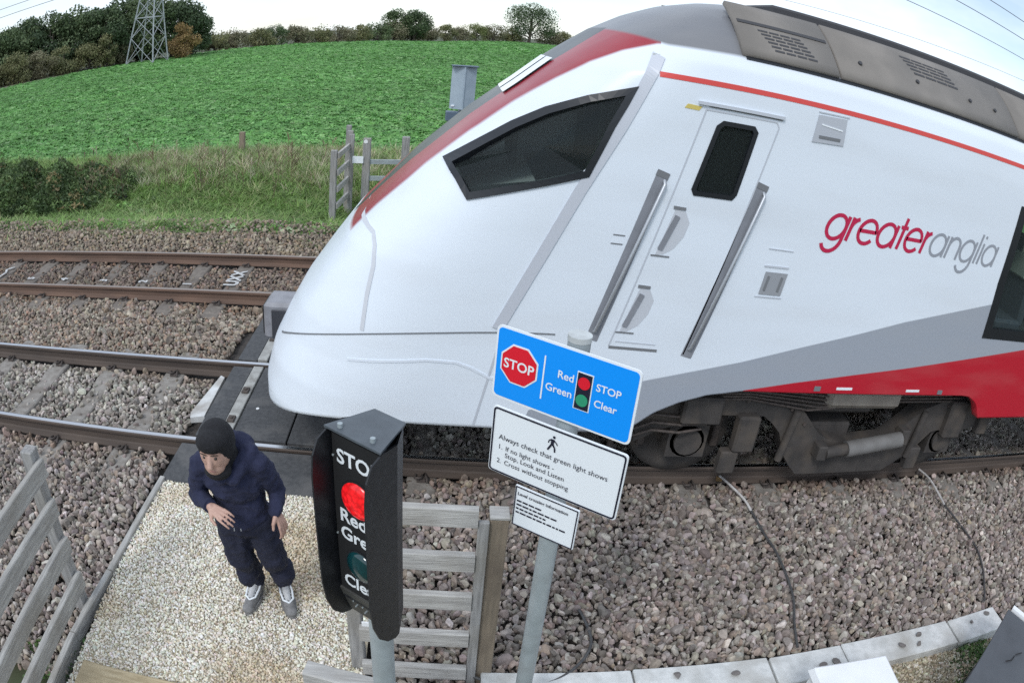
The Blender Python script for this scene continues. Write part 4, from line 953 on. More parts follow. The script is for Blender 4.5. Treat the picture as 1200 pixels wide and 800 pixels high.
# walking figure
wx, wz = U(.47, .594), .085
fig = MB()
def limb(a, b, w_): fig.bar((wx + a[0], -.0045, wz + a[1]), (wx + b[0], -.0045, wz + b[1]), .0016, w_, up=(0, 1, 0)) if False else fig.add([(wx + a[0] - (b[1] - a[1]) * w_ / 2 / math.hypot(b[0] - a[0], b[1] - a[1]), -.0045, wz + a[1] + (b[0] - a[0]) * w_ / 2 / math.hypot(b[0] - a[0], b[1] - a[1])), (wx + a[0] + (b[1] - a[1]) * w_ / 2 / math.hypot(b[0] - a[0], b[1] - a[1]), -.0045, wz + a[1] - (b[0] - a[0]) * w_ / 2 / math.hypot(b[0] - a[0], b[1] - a[1])), (wx + b[0] + (b[1] - a[1]) * w_ / 2.6 / math.hypot(b[0] - a[0], b[1] - a[1]), -.0045, wz + b[1] - (b[0] - a[0]) * w_ / 2.6 / math.hypot(b[0] - a[0], b[1] - a[1])), (wx + b[0] - (b[1] - a[1]) * w_ / 2.6 / math.hypot(b[0] - a[0], b[1] - a[1]), -.0045, wz + b[1] + (b[0] - a[0]) * w_ / 2.6 / math.hypot(b[0] - a[0], b[1] - a[1]))], [(0, 1, 2, 3)])
limb((0, .020), (-.001, -.006), .016); limb((-.003, -.004), (-.018, -.034), .009); limb((.002, -.004), (.012, -.018), .009); limb((.012, -.018), (.014, -.036), .008)
limb((.004, .017), (.018, .006), .006); limb((.018, .006), (.022, -.002), .005); limb((-.005, .017), (-.016, .010), .006); limb((-.016, .010), (-.018, -.002), .005)
fig.add([(wx + .004 + x, -.0045, wz + .030 + z) for x, z in circ(.0062, 12)], [tuple(range(12))])
fig.build('walking_figure', M_signnavy, wh)
sm_ = sign('information_panel', -.160, .140, 1.432, 1.644, M_signwhite, M_signwhite, .002, .004)
ring(.294, .206, .004, .005, M_signnavy, sm_)
text('Level crossing information', .0225, M_signnavy, sm_, (U(.05, .3), -.0045, .062), bold=.0004)
rg2 = random.Random(5)
for k, (ln, z) in enumerate(((.34, .032), (.62, .012), (.47, -.008), (.80, -.028))):      # lines too small to read
    x = U(.05, .3); end = x + ln * .3; b = MB()
    while x < end:
        wd = rg2.uniform(.010, .030); b.box((x + wd / 2, -.0037, z), (wd, .0012, .0075)); x += wd + .005
    b.build('small_print', M_signnavy, sm_)

# ================================================================== CABINETS AT THE RIGHT
M_cabgrey = mat('cabinet_grey', (.085, .092, .103), (.07, .077, .087), 3, .55, dirt=(.06, .066, .074), dirt_scale=4)
wb = empty('white_cabinet', (2.39, 2.0, -.22), R(-2)); tag(wb, 'white cabinet top cut off at the bottom edge beside the trough', 'cabinet')
bx('cabinet_body', (0, 0, .32), (.52, .36, .64), M_white, wb, .01)
b_ = MB(); b_.add([(-.29, -.22, .655), (.29, -.22, .655), (.29, .20, .655), (-.29, .20, .655), (-.265, -.18, .71), (.265, -.18, .71), (.265, .17, .71), (-.265, .17, .71)], [(0, 3, 2, 1), (4, 5, 6, 7), (0, 1, 5, 4), (1, 2, 6, 5), (2, 3, 7, 6), (3, 0, 4, 7)]); b_.build('lid', M_white, wb, bevel=.008)
gb = empty('grey_cabinet', (3.97, 2.28, -.22), R(32.3)); tag(gb, 'grey equipment cabinet with sloping lid in the bottom right corner', 'cabinet')
# local x runs along the lid edge back towards the camera (negative), local y to the left
b_ = MB(); b_.box((-.85, -.36, .33), (1.62, .66, .66)); b_.build('cabinet_body', M_cabgrey, gb, bevel=.01)
b_ = MB(); b_.add([(-1.75, .0, .70), (-.02, .0, .70), (-.02, -.74, .62), (-1.75, -.74, .62), (-1.75, .0, .725), (-.02, .0, .725), (-.02, -.74, .645), (-1.75, -.74, .645)], [(0, 3, 2, 1), (4, 5, 6, 7), (0, 1, 5, 4), (1, 2, 6, 5), (2, 3, 7, 6), (3, 0, 4, 7)]); ld = b_.build('lid', M_cabgrey, gb, bevel=.004)
b_ = MB(); b_.add([(.0, -.03, .70), (.045, -.03, .70), (.045, -.74, .625), (.0, -.74, .625), (.0, -.03, .735), (.045, -.03, .735), (.045, -.74, .66), (.0, -.74, .66)], [(0, 3, 2, 1), (4, 5, 6, 7), (0, 1, 5, 4), (1, 2, 6, 5), (2, 3, 7, 6), (3, 0, 4, 7)]); b_.build('end_trim', M_white, gb)
b_ = MB(); b_.add([(.05, -.04, .60), (.22, -.04, .60), (.22, -.74, .52), (.05, -.74, .52), (.05, -.04, .62), (.22, -.04, .62), (.22, -.74, .54), (.05, -.74, .54)], [(0, 3, 2, 1), (4, 5, 6, 7), (0, 1, 5, 4), (1, 2, 6, 5), (2, 3, 7, 6), (3, 0, 4, 7)]); b_.build('side_shelf', M_cabgrey, gb)
for pts in ([(-.55, -.20, .713), (-.50, -.24, .709), (-.44, -.245, .708)], [(-.42, -.25, .708), (-.36, -.29, .704)]):
    MB().tube(pts, .004, 5).build('scratch', M_blackmatt, ld)

# ================================================================== TRAIN
TR = empty('passenger_train', (0, YC, 0)); tag(TR, 'white passenger train with red and grey livery passing on the near track', 'train')
HW = 1.3705
XEND = 19.0
LEAN = .27                                   # doors and pillars rake back as in the photograph
ZX = np.array([-.2, .35, .60, .85, 1.10, 1.31, 1.60, 1.87, 2.34, 2.75, 3.04, 3.27, 3.54, 3.70, 3.82, 3.90, 3.95])
X0 = np.array([-1.45, -1.51, -1.51, -1.44, -1.315, -1.2, -0.995, -0.795, -0.35, 0.085, 0.435, 0.69, 1.02, 1.275, 1.54, 1.82, 2.2])
ZL = np.array([.3, 1.0, 1.6, 2.4, 3.0, 3.4, 3.7, 3.95]); LL = np.array([1.15, 1.25, 1.35, 1.35, 1.15, .95, .75, .25])
HZ = np.array([.0, 3.10, 3.27, 3.40, 3.50, 3.62, 3.75, 3.86, 3.92, 3.95]); HH = np.array([HW, HW, HW - .004, 1.325, 1.25, 1.14, 1.0, .80, .5, 0.0])
def x0f(z): return np.interp(z, ZX, X0)
def lf(z): return np.interp(z, ZL, LL)
def hwf(z): return np.interp(z, HZ, HH)
def ef(z): return np.interp(z, [.4, 1.1, 1.8, 2.4, 3.25, 3.6, 3.95], [2.5, 2.5, 3.2, 3.8, 3.6, 2.8, 2.2])   # squareness of the plan
def half_w(x, z):
    """half width of the body shell at (x, z)"""
    t = np.clip((x - x0f(z)) / lf(z), 0, 1)
    return hwf(z) * (1 - (1 - t) ** ef(z)) ** (1 / ef(z))
def surf(x, z, off=0.004):
    h0 = float(half_w(x, z)); e = .004
    gx = (float(half_w(x + e, z)) - float(half_w(x - e, z))) / (2 * e); gz = (float(half_w(x, z + e)) - float(half_w(x, z - e))) / (2 * e)
    gx = min(gx, 3.0); L = math.sqrt(1 + gx * gx + gz * gz)
    return (x - gx / L * off, -h0 - off / L, z - gz / L * off)
BX = np.array([-9, 1.30, 1.42, 1.50, 1.61, 1.76, 1.95, 2.22, 2.68, 4.60, 4.72, 4.84, 4.90, 4.95, 19, 40]); BZ = np.array([.70, .70, .71, .76, .88, .97, 1.04, 1.085, 1.085, 1.10, 1.09, 1.03, .97, .865, .865, .865])
# grid: columns = nose angles then stations along the side; rows = heights
phi = np.linspace(0, math.pi / 2, 46)
sx = np.concatenate([np.arange(.02, 1.0, .02) ** 1.0])
rows_q = np.concatenate([np.linspace(0, 1, 30)[:-1]])          # lower rows, edge to 1.35
rows_z = np.concatenate([np.arange(1.35, 3.10, .025), np.arange(3.10, 3.95, .022), [3.95]])
NR = len(rows_q) + len(rows_z)
stn = np.concatenate([np.linspace(0, 1, 70)[1:]])              # from end of nose to x=2.2
stn2 = np.concatenate([np.arange(2.23, 5.4, .035), np.arange(5.5, XEND + .01, .25)])
NC = len(phi) + len(stn) + len(stn2)
V = np.zeros((NR, NC, 3))
for j in range(NC):
    if j < len(phi): p = phi[j]; zb = .40 + .30 * math.sin(p) ** 2
    for i in range(NR):
        if j < len(phi):
            z = zb + rows_q[i] * (1.35 - zb) if i < len(rows_q) else rows_z[i - len(rows_q)]
            s_, c_ = math.sin(p), math.cos(p)
            x = x0f(z) + lf(z) * (1 - max(c_, 0) ** (2 / ef(z))); hwid = hwf(z) * max(s_, 0) ** (2 / ef(z))
        else:
            k = j - len(phi)
            def sx_of(z):
                xa = x0f(z) + lf(z); return xa + (2.2 - xa) * stn[k] if k < len(stn) else stn2[k - len(stn)]
            if i < len(rows_q):
                x = sx_of(1.2); zb2 = float(np.interp(x, BX, BZ)); z = zb2 + rows_q[i] * (1.35 - zb2); x = sx_of(z) if k < len(stn) else x
            else: z = rows_z[i - len(rows_q)]; x = sx_of(z)
            hwid = hwf(z)
        V[i, j] = (x, -hwid, z)
# bottom lip turned inwards
lip = V[:1].copy(); lip[..., 1] *= .93; lip[..., 2] -= .012; lip[:, :len(phi), 0] += .05
V = np.concatenate([lip, V], 0); NR += 1
def inpoly(x, z, poly):
    r = np.zeros(x.shape, bool); n = len(poly)
    for a in range(n):
        (x1, z1), (x2, z2) = poly[a], poly[(a + 1) % n]
        c = ((z1 > z) != (z2 > z)) & (x < (x2 - x1) * (z - z1) / (z2 - z1 + 1e-12) + x1); r ^= c
    return r
CABWIN = [(-.075, 2.515), (.037, 2.595), (.196, 2.71), (.351, 2.82), (.554, 2.942), (.805, 3.058), (1.105, 3.165), (1.045, 3.025), (.975, 2.877), (.845, 2.543), (.582, 2.457), (.100, 2.312), (.02, 2.42)]
DOORWIN = [(1.69, 3.03), (1.92, 3.03), (1.95, 2.99), (1.86, 2.54), (1.83, 2.50), (1.55, 2.50), (1.53, 2.54), (1.645, 2.99)]
SALOON = [(4.72, 2.93), (18.5, 2.93), (18.5, 1.68), (4.62, 1.68), (4.63, 2.2)]
def shrink(poly, d):
    cx = sum(p[0] for p in poly) / len(poly); cz = sum(p[1] for p in poly) / len(poly); out = []
    n = len(poly)
    for i in range(n):
        p0, p1, p2 = np.array(poly[i - 1]), np.array(poly[i]), np.array(poly[(i + 1) % n])
        e1, e2 = (p1 - p0), (p2 - p1); n1 = np.array([-e1[1], e1[0]]) / np.hypot(*e1); n2 = np.array([-e2[1], e2[0]]) / np.hypot(*e2)
        if n1 @ (np.array([cx, cz]) - p1) < 0 and n2 @ (np.array([cx, cz]) - p1) < 0: n1, n2 = -n1, -n2
        m_ = n1 + n2; m_ /= np.hypot(*m_); k = d / max(.35, m_ @ n1); out.append(tuple(p1 + m_ * k))
    return out
def dens(poly, step=.05):
    out = []
    for i in range(len(poly)):
        a, b = np.array(poly[i]), np.array(poly[(i + 1) % len(poly)]); k = max(1, int(np.hypot(*(b - a)) / step))
        out += [tuple(a + (b - a) * t / k) for t in range(k)]
    return out
idx = np.arange(NR * NC).reshape(NR, NC)
quads = np.stack([idx[:-1, :-1], idx[:-1, 1:], idx[1:, 1:], idx[1:, :-1]], -1).reshape(-1, 4)
VF = V.reshape(-1, 3); cen = VF[quads].mean(1)
hole = np.zeros(len(quads), bool)
for pw, sh in ((CABWIN, .016), (DOORWIN, .016), (SALOON, .05)):
    hole |= inpoly(cen[:, 0], cen[:, 2], shrink(pw, sh))
quads = quads[~hole]
# livery, carried as smooth values on the shell and cut by the paint shader
RX = np.array([-.84, -.694, -.541, -.207, .084, .365, .626, .826, 1.031, 1.252]); RZ = np.array([1.76, 1.935, 2.10, 2.435, 2.70, 2.935, 3.135, 3.278, 3.39, 3.474])
def f_nosered(x, z): return np.where(x < 1.27, np.minimum(z - np.interp(x, RX, RZ), (z - 1.90) * .5), -.3)
def f_glass(x, y, z):      # dark windscreen in the middle of the nose
    return (np.interp(z, [1.75, 2.1, 2.47, 2.73, 2.96, 3.16, 3.3, 3.5], [.02, .06, .20, .24, .22, .34, .42, .4]) - np.where(y < 0, -y, y * .3)) * 1.0
def f_grey(x, z): return np.interp(x, [.6, 1.0, 1.44, 1.71, 2.16, 2.64, 3.1, 3.6, 4.17, 4.54, 5.2, 6.5, 9], [.85, 1.0, 1.14, 1.21, 1.325, 1.47, 1.60, 1.75, 1.89, 1.98, 2.14, 2.4, 2.8], left=.2) - z
def f_lowred(x, z): return np.interp(x, [1.9, 2.22, 2.65, 3.21, 3.75, 4.36, 5.33, 7, 12], [.5, 1.09, 1.17, 1.26, 1.34, 1.44, 1.60, 1.85, 2.5], left=.2) - z
def f_roof(x, z): return z - np.interp(x, [.6, 1.2, 1.3, 1.8, 2.2, 30], [3.62, 3.50, 3.475, 3.49, 3.495, 3.495])
x, y, z = VF[:, 0], VF[:, 1], VF[:, 2]
att = {'nosered': ('FLOAT', 'POINT', f_nosered(x, z)), 'glass': ('FLOAT', 'POINT', np.minimum(f_glass(x, y, z), np.minimum(z - 1.85, 3.55 - z))), 'lowgrey': ('FLOAT', 'POINT', f_grey(x, z)), 'lowred': ('FLOAT', 'POINT', f_lowred(x, z)), 'roofing': ('FLOAT', 'POINT', f_roof(x, z))}
def livery():
    m = bpy.data.materials.new('train_livery'); m.use_nodes = True; t = m.node_tree; b = t.nodes['Principled BSDF']
    b.inputs['Roughness'].default_value = .33; b.inputs['Specular IOR Level'].default_value = .4
    co = t.nodes.new('ShaderNodeTexCoord'); n = t.nodes.new('ShaderNodeTexNoise'); n.inputs['Scale'].default_value = .9; n.inputs['Detail'].default_value = 8
    mpn = t.nodes.new('ShaderNodeMapping'); mpn.inputs['Scale'].default_value = (.5, 1, 2.5); t.links.new(co.outputs['Object'], mpn.inputs[0]); t.links.new(mpn.outputs[0], n.inputs['Vector'])
    rr = t.nodes.new('ShaderNodeValToRGB'); rr.color_ramp.elements[0].position = .35; rr.color_ramp.elements[1].position = .7
    rr.color_ramp.elements[0].color = (.735, .795, .865, 1); rr.color_ramp.elements[1].color = (.70, .755, .82, 1)
    t.links.new(n.outputs['Fac'], rr.inputs['Fac']); cur = rr.outputs['Color']
    def over(attr, col, w_=.004):
        nonlocal cur
        a = t.nodes.new('ShaderNodeAttribute'); a.attribute_name = attr
        mr = t.nodes.new('ShaderNodeMapRange'); mr.inputs[1].default_value = -w_; mr.inputs[2].default_value = w_; t.links.new(a.outputs['Fac'], mr.inputs[0])
        mx_ = t.nodes.new('ShaderNodeMix'); mx_.data_type = 'RGBA'; t.links.new(mr.outputs[0], mx_.inputs[0]); t.links.new(cur, mx_.inputs[6]); mx_.inputs[7].default_value = col + (1,); cur = mx_.outputs[2]
    over('lowgrey', (.33, .36, .41)); over('lowred', (.46, .012, .028)); over('nosered', (.30, .006, .022), .008); over('roofing', (.17, .175, .19), .012); over('glass', (.012, .014, .018))
    # road film: brownish grime thickening in streaks low down
    n2 = t.nodes.new('ShaderNodeTexNoise'); n2.inputs['Scale'].default_value = 3; n2.inputs['Detail'].default_value = 9
    mp2 = t.nodes.new('ShaderNodeMapping'); mp2.inputs['Scale'].default_value = (.35, 1, 1.6); t.links.new(co.outputs['Object'], mp2.inputs[0]); t.links.new(mp2.outputs[0], n2.inputs['Vector'])
    r2_ = t.nodes.new('ShaderNodeValToRGB'); r2_.color_ramp.elements[0].position = .45; r2_.color_ramp.elements[1].position = .8; r2_.color_ramp.elements[1].color = (.12, .12, .12, 1)
    t.links.new(n2.outputs['Fac'], r2_.inputs['Fac'])
    mx_ = t.nodes.new('ShaderNodeMix'); mx_.data_type = 'RGBA'; t.links.new(r2_.outputs['Color'], mx_.inputs[0]); t.links.new(cur, mx_.inputs[6]); mx_.inputs[7].default_value = (.45, .42, .38, 1)
    t.links.new(mx_.outputs[2], b.inputs['Base Color'])
    return m
M_liv = livery()
mir = VF.copy(); mir[:, 1] *= -1
allv = np.concatenate([VF, mir]); allq = np.concatenate([quads[:, ::-1], quads + len(VF)])
att2 = {k: (a, d_, np.concatenate([v_, v_])) for k, (a, d_, v_) in att.items()}
att2['glass'] = ('FLOAT', 'POINT', np.minimum(f_glass(allv[:, 0], allv[:, 1], allv[:, 2]), np.minimum(allv[:, 2] - 1.85, 3.55 - allv[:, 2])))
shell = np_mesh('body_shell', allv, allq, M_liv, TR, att2)
bm = bmesh.new(); bm.from_mesh(shell.data); bmesh.ops.remove_doubles(bm, verts=bm.verts, dist=.0008); bmesh.ops.recalc_face_normals(bm, faces=bm.faces); bm.to_mesh(shell.data); bm.free(); smooth(shell.data)

M_tglass = bpy.data.materials.new('train_glass'); M_tglass.use_nodes = True
_t = M_tglass.node_tree; _b = _t.nodes['Principled BSDF']; _b.inputs['Base Color'].default_value = (.045, .055, .056, 1); _b.inputs['Roughness'].default_value = .06
_tr = _t.nodes.new('ShaderNodeBsdfTransparent'); _tr.inputs['Color'].default_value = (.72, .80, .77, 1); _ms = _t.nodes.new('ShaderNodeMixShader'); _ms.inputs[0].default_value = .72
_t.links.new(_b.outputs[0], _ms.inputs[1]); _t.links.new(_tr.outputs[0], _ms.inputs[2]); _t.links.new(_ms.outputs[0], _t.nodes['Material Output'].inputs['Surface'])
M_seal = mat('window_seal', (.010, .012, .016), None, rough=.35)
M_tgrey = mat('recess_grey', (.24, .25, .28), (.20, .21, .235), 6, .6)
M_line = mat('panel_gap', (.17, .178, .19), None, rough=.8)
M_soft = mat('shut_line_grey', (.50, .53, .58), None, rough=.6)

def ribbon(path, wdt, m, nm='panel_line', off=.003, par=TR, side=-1, step=.06):
    """strip of width wdt following the body surface along a path of (x, z)"""
    pts = []
    for a, b in zip(path[:-1], path[1:]):
        k = max(1, int(math.hypot(b[0] - a[0], b[1] - a[1]) / step)); pts += [(a[0] + (b[0] - a[0]) * t / k, a[1] + (b[1] - a[1]) * t / k) for t in range(k)]
    pts.append(path[-1]); vs, fs = [], []
    for i, p in enumerate(pts):
        a, b = pts[max(i - 1, 0)], pts[min(i + 1, len(pts) - 1)]; d = math.hypot(b[0] - a[0], b[1] - a[1]); nx_, nz_ = -(b[1] - a[1]) / d * wdt / 2, (b[0] - a[0]) / d * wdt / 2
        for s in (-1, 1):
            q = surf(p[0] + s * nx_, p[1] + s * nz_, off); vs.append((q[0], q[1] * -side * 1.0 if side > 0 else q[1], q[2]))
        for s in (-1, 1):
            q = surf(p[0] + s * nx_, p[1] + s * nz_, -.004); vs.append((q[0], q[1] * -side if side > 0 else q[1], q[2]))
        if i:
            o = 4 * i; fs += [(o - 4, o - 3, o + 1, o), (o - 4, o, o + 2, o - 2), (o - 3, o - 1, o + 3, o + 1)]
    fs += [(0, 2, 3, 1), (4 * len(pts) - 4, 4 * len(pts) - 3, 4 * len(pts) - 1, 4 * len(pts) - 2)]
    return MB().add(vs, fs).build(nm, m, par)
def patch(poly, m, nm, off=.003, par=TR, side=-1, depth=.008):
    """flat-sided plate with outline poly of (x, z) lying on the body surface"""
    poly = dens(poly, .06); n = len(poly)
    f0 = [surf(x, z, off) for x, z in poly]; f1 = [surf(x, z, off - depth) for x, z in poly]
    if side > 0: f0 = [(a, -b, c) for a, b, c in f0]; f1 = [(a, -b, c) for a, b, c in f1]
    cx, cz = sum(p[0] for p in poly) / n, sum(p[1] for p in poly) / n; cp = surf(cx, cz, off); cp = (cp[0], -cp[1], cp[2]) if side > 0 else cp
    vs = f0 + f1 + [cp]
    return MB().add(vs, [(2 * n, i, (i + 1) % n) for i in range(n)] + [(i, n + i, n + (i + 1) % n, (i + 1) % n) for i in range(n)]).build(nm, m, par)
def frame(poly, wdt, m, nm, off=.005, par=TR, side=-1):
    """window frame ring on the body surface"""
    o_ = dens(poly, .06); inn = shrink(poly, wdt); i_ = []
    for a in range(len(poly)):
        p, q = np.array(poly[a]), np.array(poly[(a + 1) % len(poly)]); k = max(1, int(np.hypot(*(q - p)) / .06)); pi, qi = np.array(inn[a]), np.array(inn[(a + 1) % len(poly)])
        i_ += [tuple(pi + (qi - pi) * t / k) for t in range(k)]
    n = len(o_); L_ = [[surf(x, z, off) for x, z in o_], [surf(x, z, off) for x, z in i_], [surf(x, z, -.045) for x, z in i_], [surf(x, z, -.002) for x, z in o_]]
    if side > 0: L_ = [[(a, -b, c) for a, b, c in l] for l in L_]
    vs = [p for l in L_ for p in l]; fs = []
    for a, b in ((0, 1), (1, 2), (3, 0)): fs += [(a * n + i, a * n + (i + 1) % n, b * n + (i + 1) % n, b * n + i) for i in range(n)]
    return MB().add(vs, fs).build(nm, m, par)
for side in (-1, 1):
    for poly, wd, nm, lab in ((CABWIN, .043, 'cab_window', None), (DOORWIN, .032, 'door_window', None), (SALOON, .10, 'saloon_window', None)):
        fo_ = frame(poly, wd, M_seal, nm, .014 if nm == 'cab_window' else .006, TR, side)
        patch(shrink(poly, wd * .6), M_tglass, 'pane', -.012, fo_, side, .002)
# black band pieces between saloon panes
for xx in (6.4, 8.2, 10.0, 11.8, 13.6, 15.4, 17.2):
    for side in (-1, 1): patch([(xx - .12, 2.90), (xx + .12, 2.90), (xx + .09, 1.71), (xx - .15, 1.71)], M_seal, 'window_pillar', .004, TR, side)
# interior
M_in = mat('cab_interior_grey', (.55, .58, .58), (.48, .50, .50), 5, .8); M_in2 = mat('saloon_lining', (.45, .46, .45), None, rough=.7); M_seat = mat('seat_cloth', (.08, .10, .13), (.11, .12, .14), 30, .9); M_head = mat('headrest', (.50, .56, .50), None, rough=.8)
bx('cab_floor', (.95, 0, 1.9), (1.6, 2.2, .06), M_in, TR, 0)
bx('saloon_floor', (10.2, 0, 1.30), (17.2, 2.6, .06), M_in, TR, 0)
b_ = MB(); b_.add([(.0, -.7, 2.25), (.55, -1.05, 2.42), (.62, -1.05, 1.95), (.62, 1.05, 1.95), (.55, 1.05, 2.42), (.0, .7, 2.25)], [(0, 1, 4, 5), (1, 2, 3, 4)]); b_.build('driving_desk', M_in, TR)
bx('desk_screen', (.42, -.25, 2.56), (.05, .7, .24), M_seal, TR, .01); bx('cab_bulkhead', (1.22, 0, 2.65), (.05, 2.5, 1.5), M_in, TR, 0)
bx('vestibule_bulkhead', (2.35, 0, 2.3), (.05, 2.5, 2.0), M_in, TR, 0)
ds = empty('driver_seat', (.82, .1, 1.93), 0, TR); bx('seat', (0, 0, .42), (.5, .5, .12), M_seat, ds, .03); bx('backrest', (.24, 0, .85), (.12, .48, .75), M_seat, ds, .04)
for xx in np.arange(5.15, 18, .9):
    for yy in (-.95, .95):
        se = empty('passenger_seat', (float(xx), yy, 1.33), 0, TR)
        bx('seat', (0, 0, .42), (.45, .48, .12), M_seat, se, .03); bx('backrest', (.22, 0, .72), (.10, .46, .62), M_seat, se, .03); bx('headrest', (.16, 0, 1.0), (.05, .36, .24), M_head, se, .02)

# cab styling: seam over the lower nose panel, nose panel shut lines, slanted pillar line
_sx = np.linspace(-1.30, .75, 60); _sz = np.polyval(np.polyfit([-1.344, -1.2, -1.0, -.7, -.4, .18, .42, .75], [.965, 1.075, 1.185, 1.30, 1.366, 1.432, 1.447, 1.455], 5), _sx)
ribbon([(float(a), float(b)) for a, b in zip(_sx, _sz)], .008, M_line, 'nose_seam', off=.006, step=.025)
ribbon([(-.66, 2.0), (-.60, 2.0), (-.52, 1.985), (-.497, 1.92), (-.494, 1.80), (-.53, 1.60), (-.556, 1.36)], .028, mat('soft_shut_line', (.56, .58, .62), None, rough=.6), 'nose_shut_line', off=.005, step=.02)
ribbon([(1.235, 3.39), (1.02, 2.90), (.80, 2.45), (.60, 2.0), (.36, 1.47)], .075, mat('pillar_stripe_grey', (.52, .545, .60), None, rough=.4), 'cab_joint_band', off=.009, step=.02)
ribbon([(-.66, 1.132), (-.1, 1.208), (.10, 1.203), (.20, 1.17), (.34, 1.10), (.6, 1.05)], .018, mat('pressing_edge', (.68, .73, .80), None, rough=.5), 'skirt_pressing', off=.005, step=.025)
ribbon([(.40, 1.45), (.25, .72)], .016, M_soft, 'panel_gap')
# red cantrail stripe
ribbon([(1.23, 3.268), (6, 3.27), (18.9, 3.27)], .035, mat('stripe_red', (.62, .06, .05), None, rough=.4), 'cantrail_stripe', step=.06)
ribbon([(1.84, 3.485), (6, 3.485), (18.9, 3.485)], .02, M_seal, 'roof_edge_seal', off=.01, step=.5)
# cab door
door = empty('cab_door', (0, 0, 0), 0, TR)
D = [(1.56, 3.085), (2.08, 3.085), (2.10, 3.05), (1.66, 1.34), (1.14, 1.38), (1.16, 1.42)]
ribbon(D[:3] + [(1.68, 1.36)], .010, M_soft, 'shut_line', par=door); ribbon([(1.56, 3.085), (1.13, 1.40)], .010, M_soft, 'shut_line', par=door)
ribbon([(1.13, 1.385), (1.48, 1.375)], .02, M_line, 'door_step', par=door)
ribbon([(1.17, 1.43), (1.46, 1.42)], .008, M_soft, 'shut_line', par=door)
ribbon([(1.50, 3.125), (2.13, 3.125)], .022, M_soft, 'rain_gutter', off=.02, par=door); ribbon([(1.58, 3.108), (2.12, 3.106)], .008, M_line, 'gutter_gap', par=door)
patch([(1.43, 3.105), (1.53, 3.10), (1.51, 3.07), (1.41, 3.075)], mat('yellow_label', (.62, .50, .14), None, rough=.5), 'yellow_label')
# long grab-rail recesses with rails
for xa, za, xb, zb in ((1.33, 2.635, 1.00, 1.43), (2.05, 2.645, 1.705, 1.34)):
    rc = ribbon([(xa, za), (xb, zb)], .085, M_tgrey, 'grab_rail_recess', off=.003)
    ribbon([(xa, za), (xa - .012, za - .04)], .088, M_line, 'recess_top', off=.006)
    ds_ = -HW - .018
    MB().tube([(xa + .01, -HW, za - .06), (xa + .01, ds_ - .01, za - .08), (xb + .015, ds_ - .01, zb + .08), (xb + .01, -HW, zb + .06)], .013, 8).build('grab_rail', mat('rail_grey_metal', (.42, .44, .47), None, rough=.4, metal=.5), rc)
# D-shaped handle pockets
for x, z in ((1.43, 2.23), (1.27, 1.665)):
    D_ = [(x + .015, z + .165), (x + .09, z + .15), (x + .125, z + .08), (x + .10, z - .02), (x + .04, z - .11), (x - .03, z - .155), (x - .08, z - .16)]
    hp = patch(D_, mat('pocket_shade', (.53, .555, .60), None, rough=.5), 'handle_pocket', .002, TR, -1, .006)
    ribbon([(x + .0, z + .175), (x + .085, z + .170)], .022, M_line, 'pocket_lip', off=.006, par=hp)
    ribbon([(x + .035, z + .12), (x - .055, z - .12)], .034, M_tgrey, 'handle', off=.012, par=hp)
    ribbon([(x - .11, z - .165), (x + .02, z - .168)], .010, M_line, 'pocket_lip', off=.005, par=hp)
ribbon([(1.05, 2.18), (1.13, 2.178)], .008, M_line, 'small_slot'); ribbon([(1.04, 2.12), (1.12, 2.118)], .008, M_line, 'small_slot')
# side marker hatch and small socket hatch
hh_ = patch([(2.40, 3.205), (2.64, 3.215), (2.635, 3.02), (2.37, 3.005)], mat('hatch_grey', (.45, .475, .52), None, rough=.4), 'marker_hatch', .008)
ribbon([(2.42, 3.05), (2.60, 3.055)], .022, M_line, 'hatch_vent', off=.012, par=hh_); ribbon([(2.43, 3.14), (2.61, 3.125)], .010, M_signwhite, 'hatch_trim', off=.012, par=hh_); ribbon([(2.40, 3.225), (2.66, 3.232)], .010, M_soft, 'hatch_edge', off=.006, par=hh_)
hs_ = patch([(2.19, 2.03), (2.37, 2.03), (2.345, 1.86), (2.165, 1.86)], mat('socket_grey', (.30, .315, .34), None, rough=.5), 'socket_hatch', .006)
for xx in (2.20, 2.31): ribbon([(xx + .02, 2.0), (xx, 1.89)], .018, M_line, 'socket_bar', off=.010, par=hs_)
ribbon([(2.17, 2.07), (2.37, 2.072)], .014, M_soft, 'hatch_edge', off=.005, par=hs_); ribbon([(2.14, 1.84), (2.36, 1.842)], .008, M_soft, 'hatch_edge', off=.005, par=hs_); ribbon([(2.18, 2.20), (2.38, 2.198)], .007, M_soft, 'hatch_edge', off=.005)

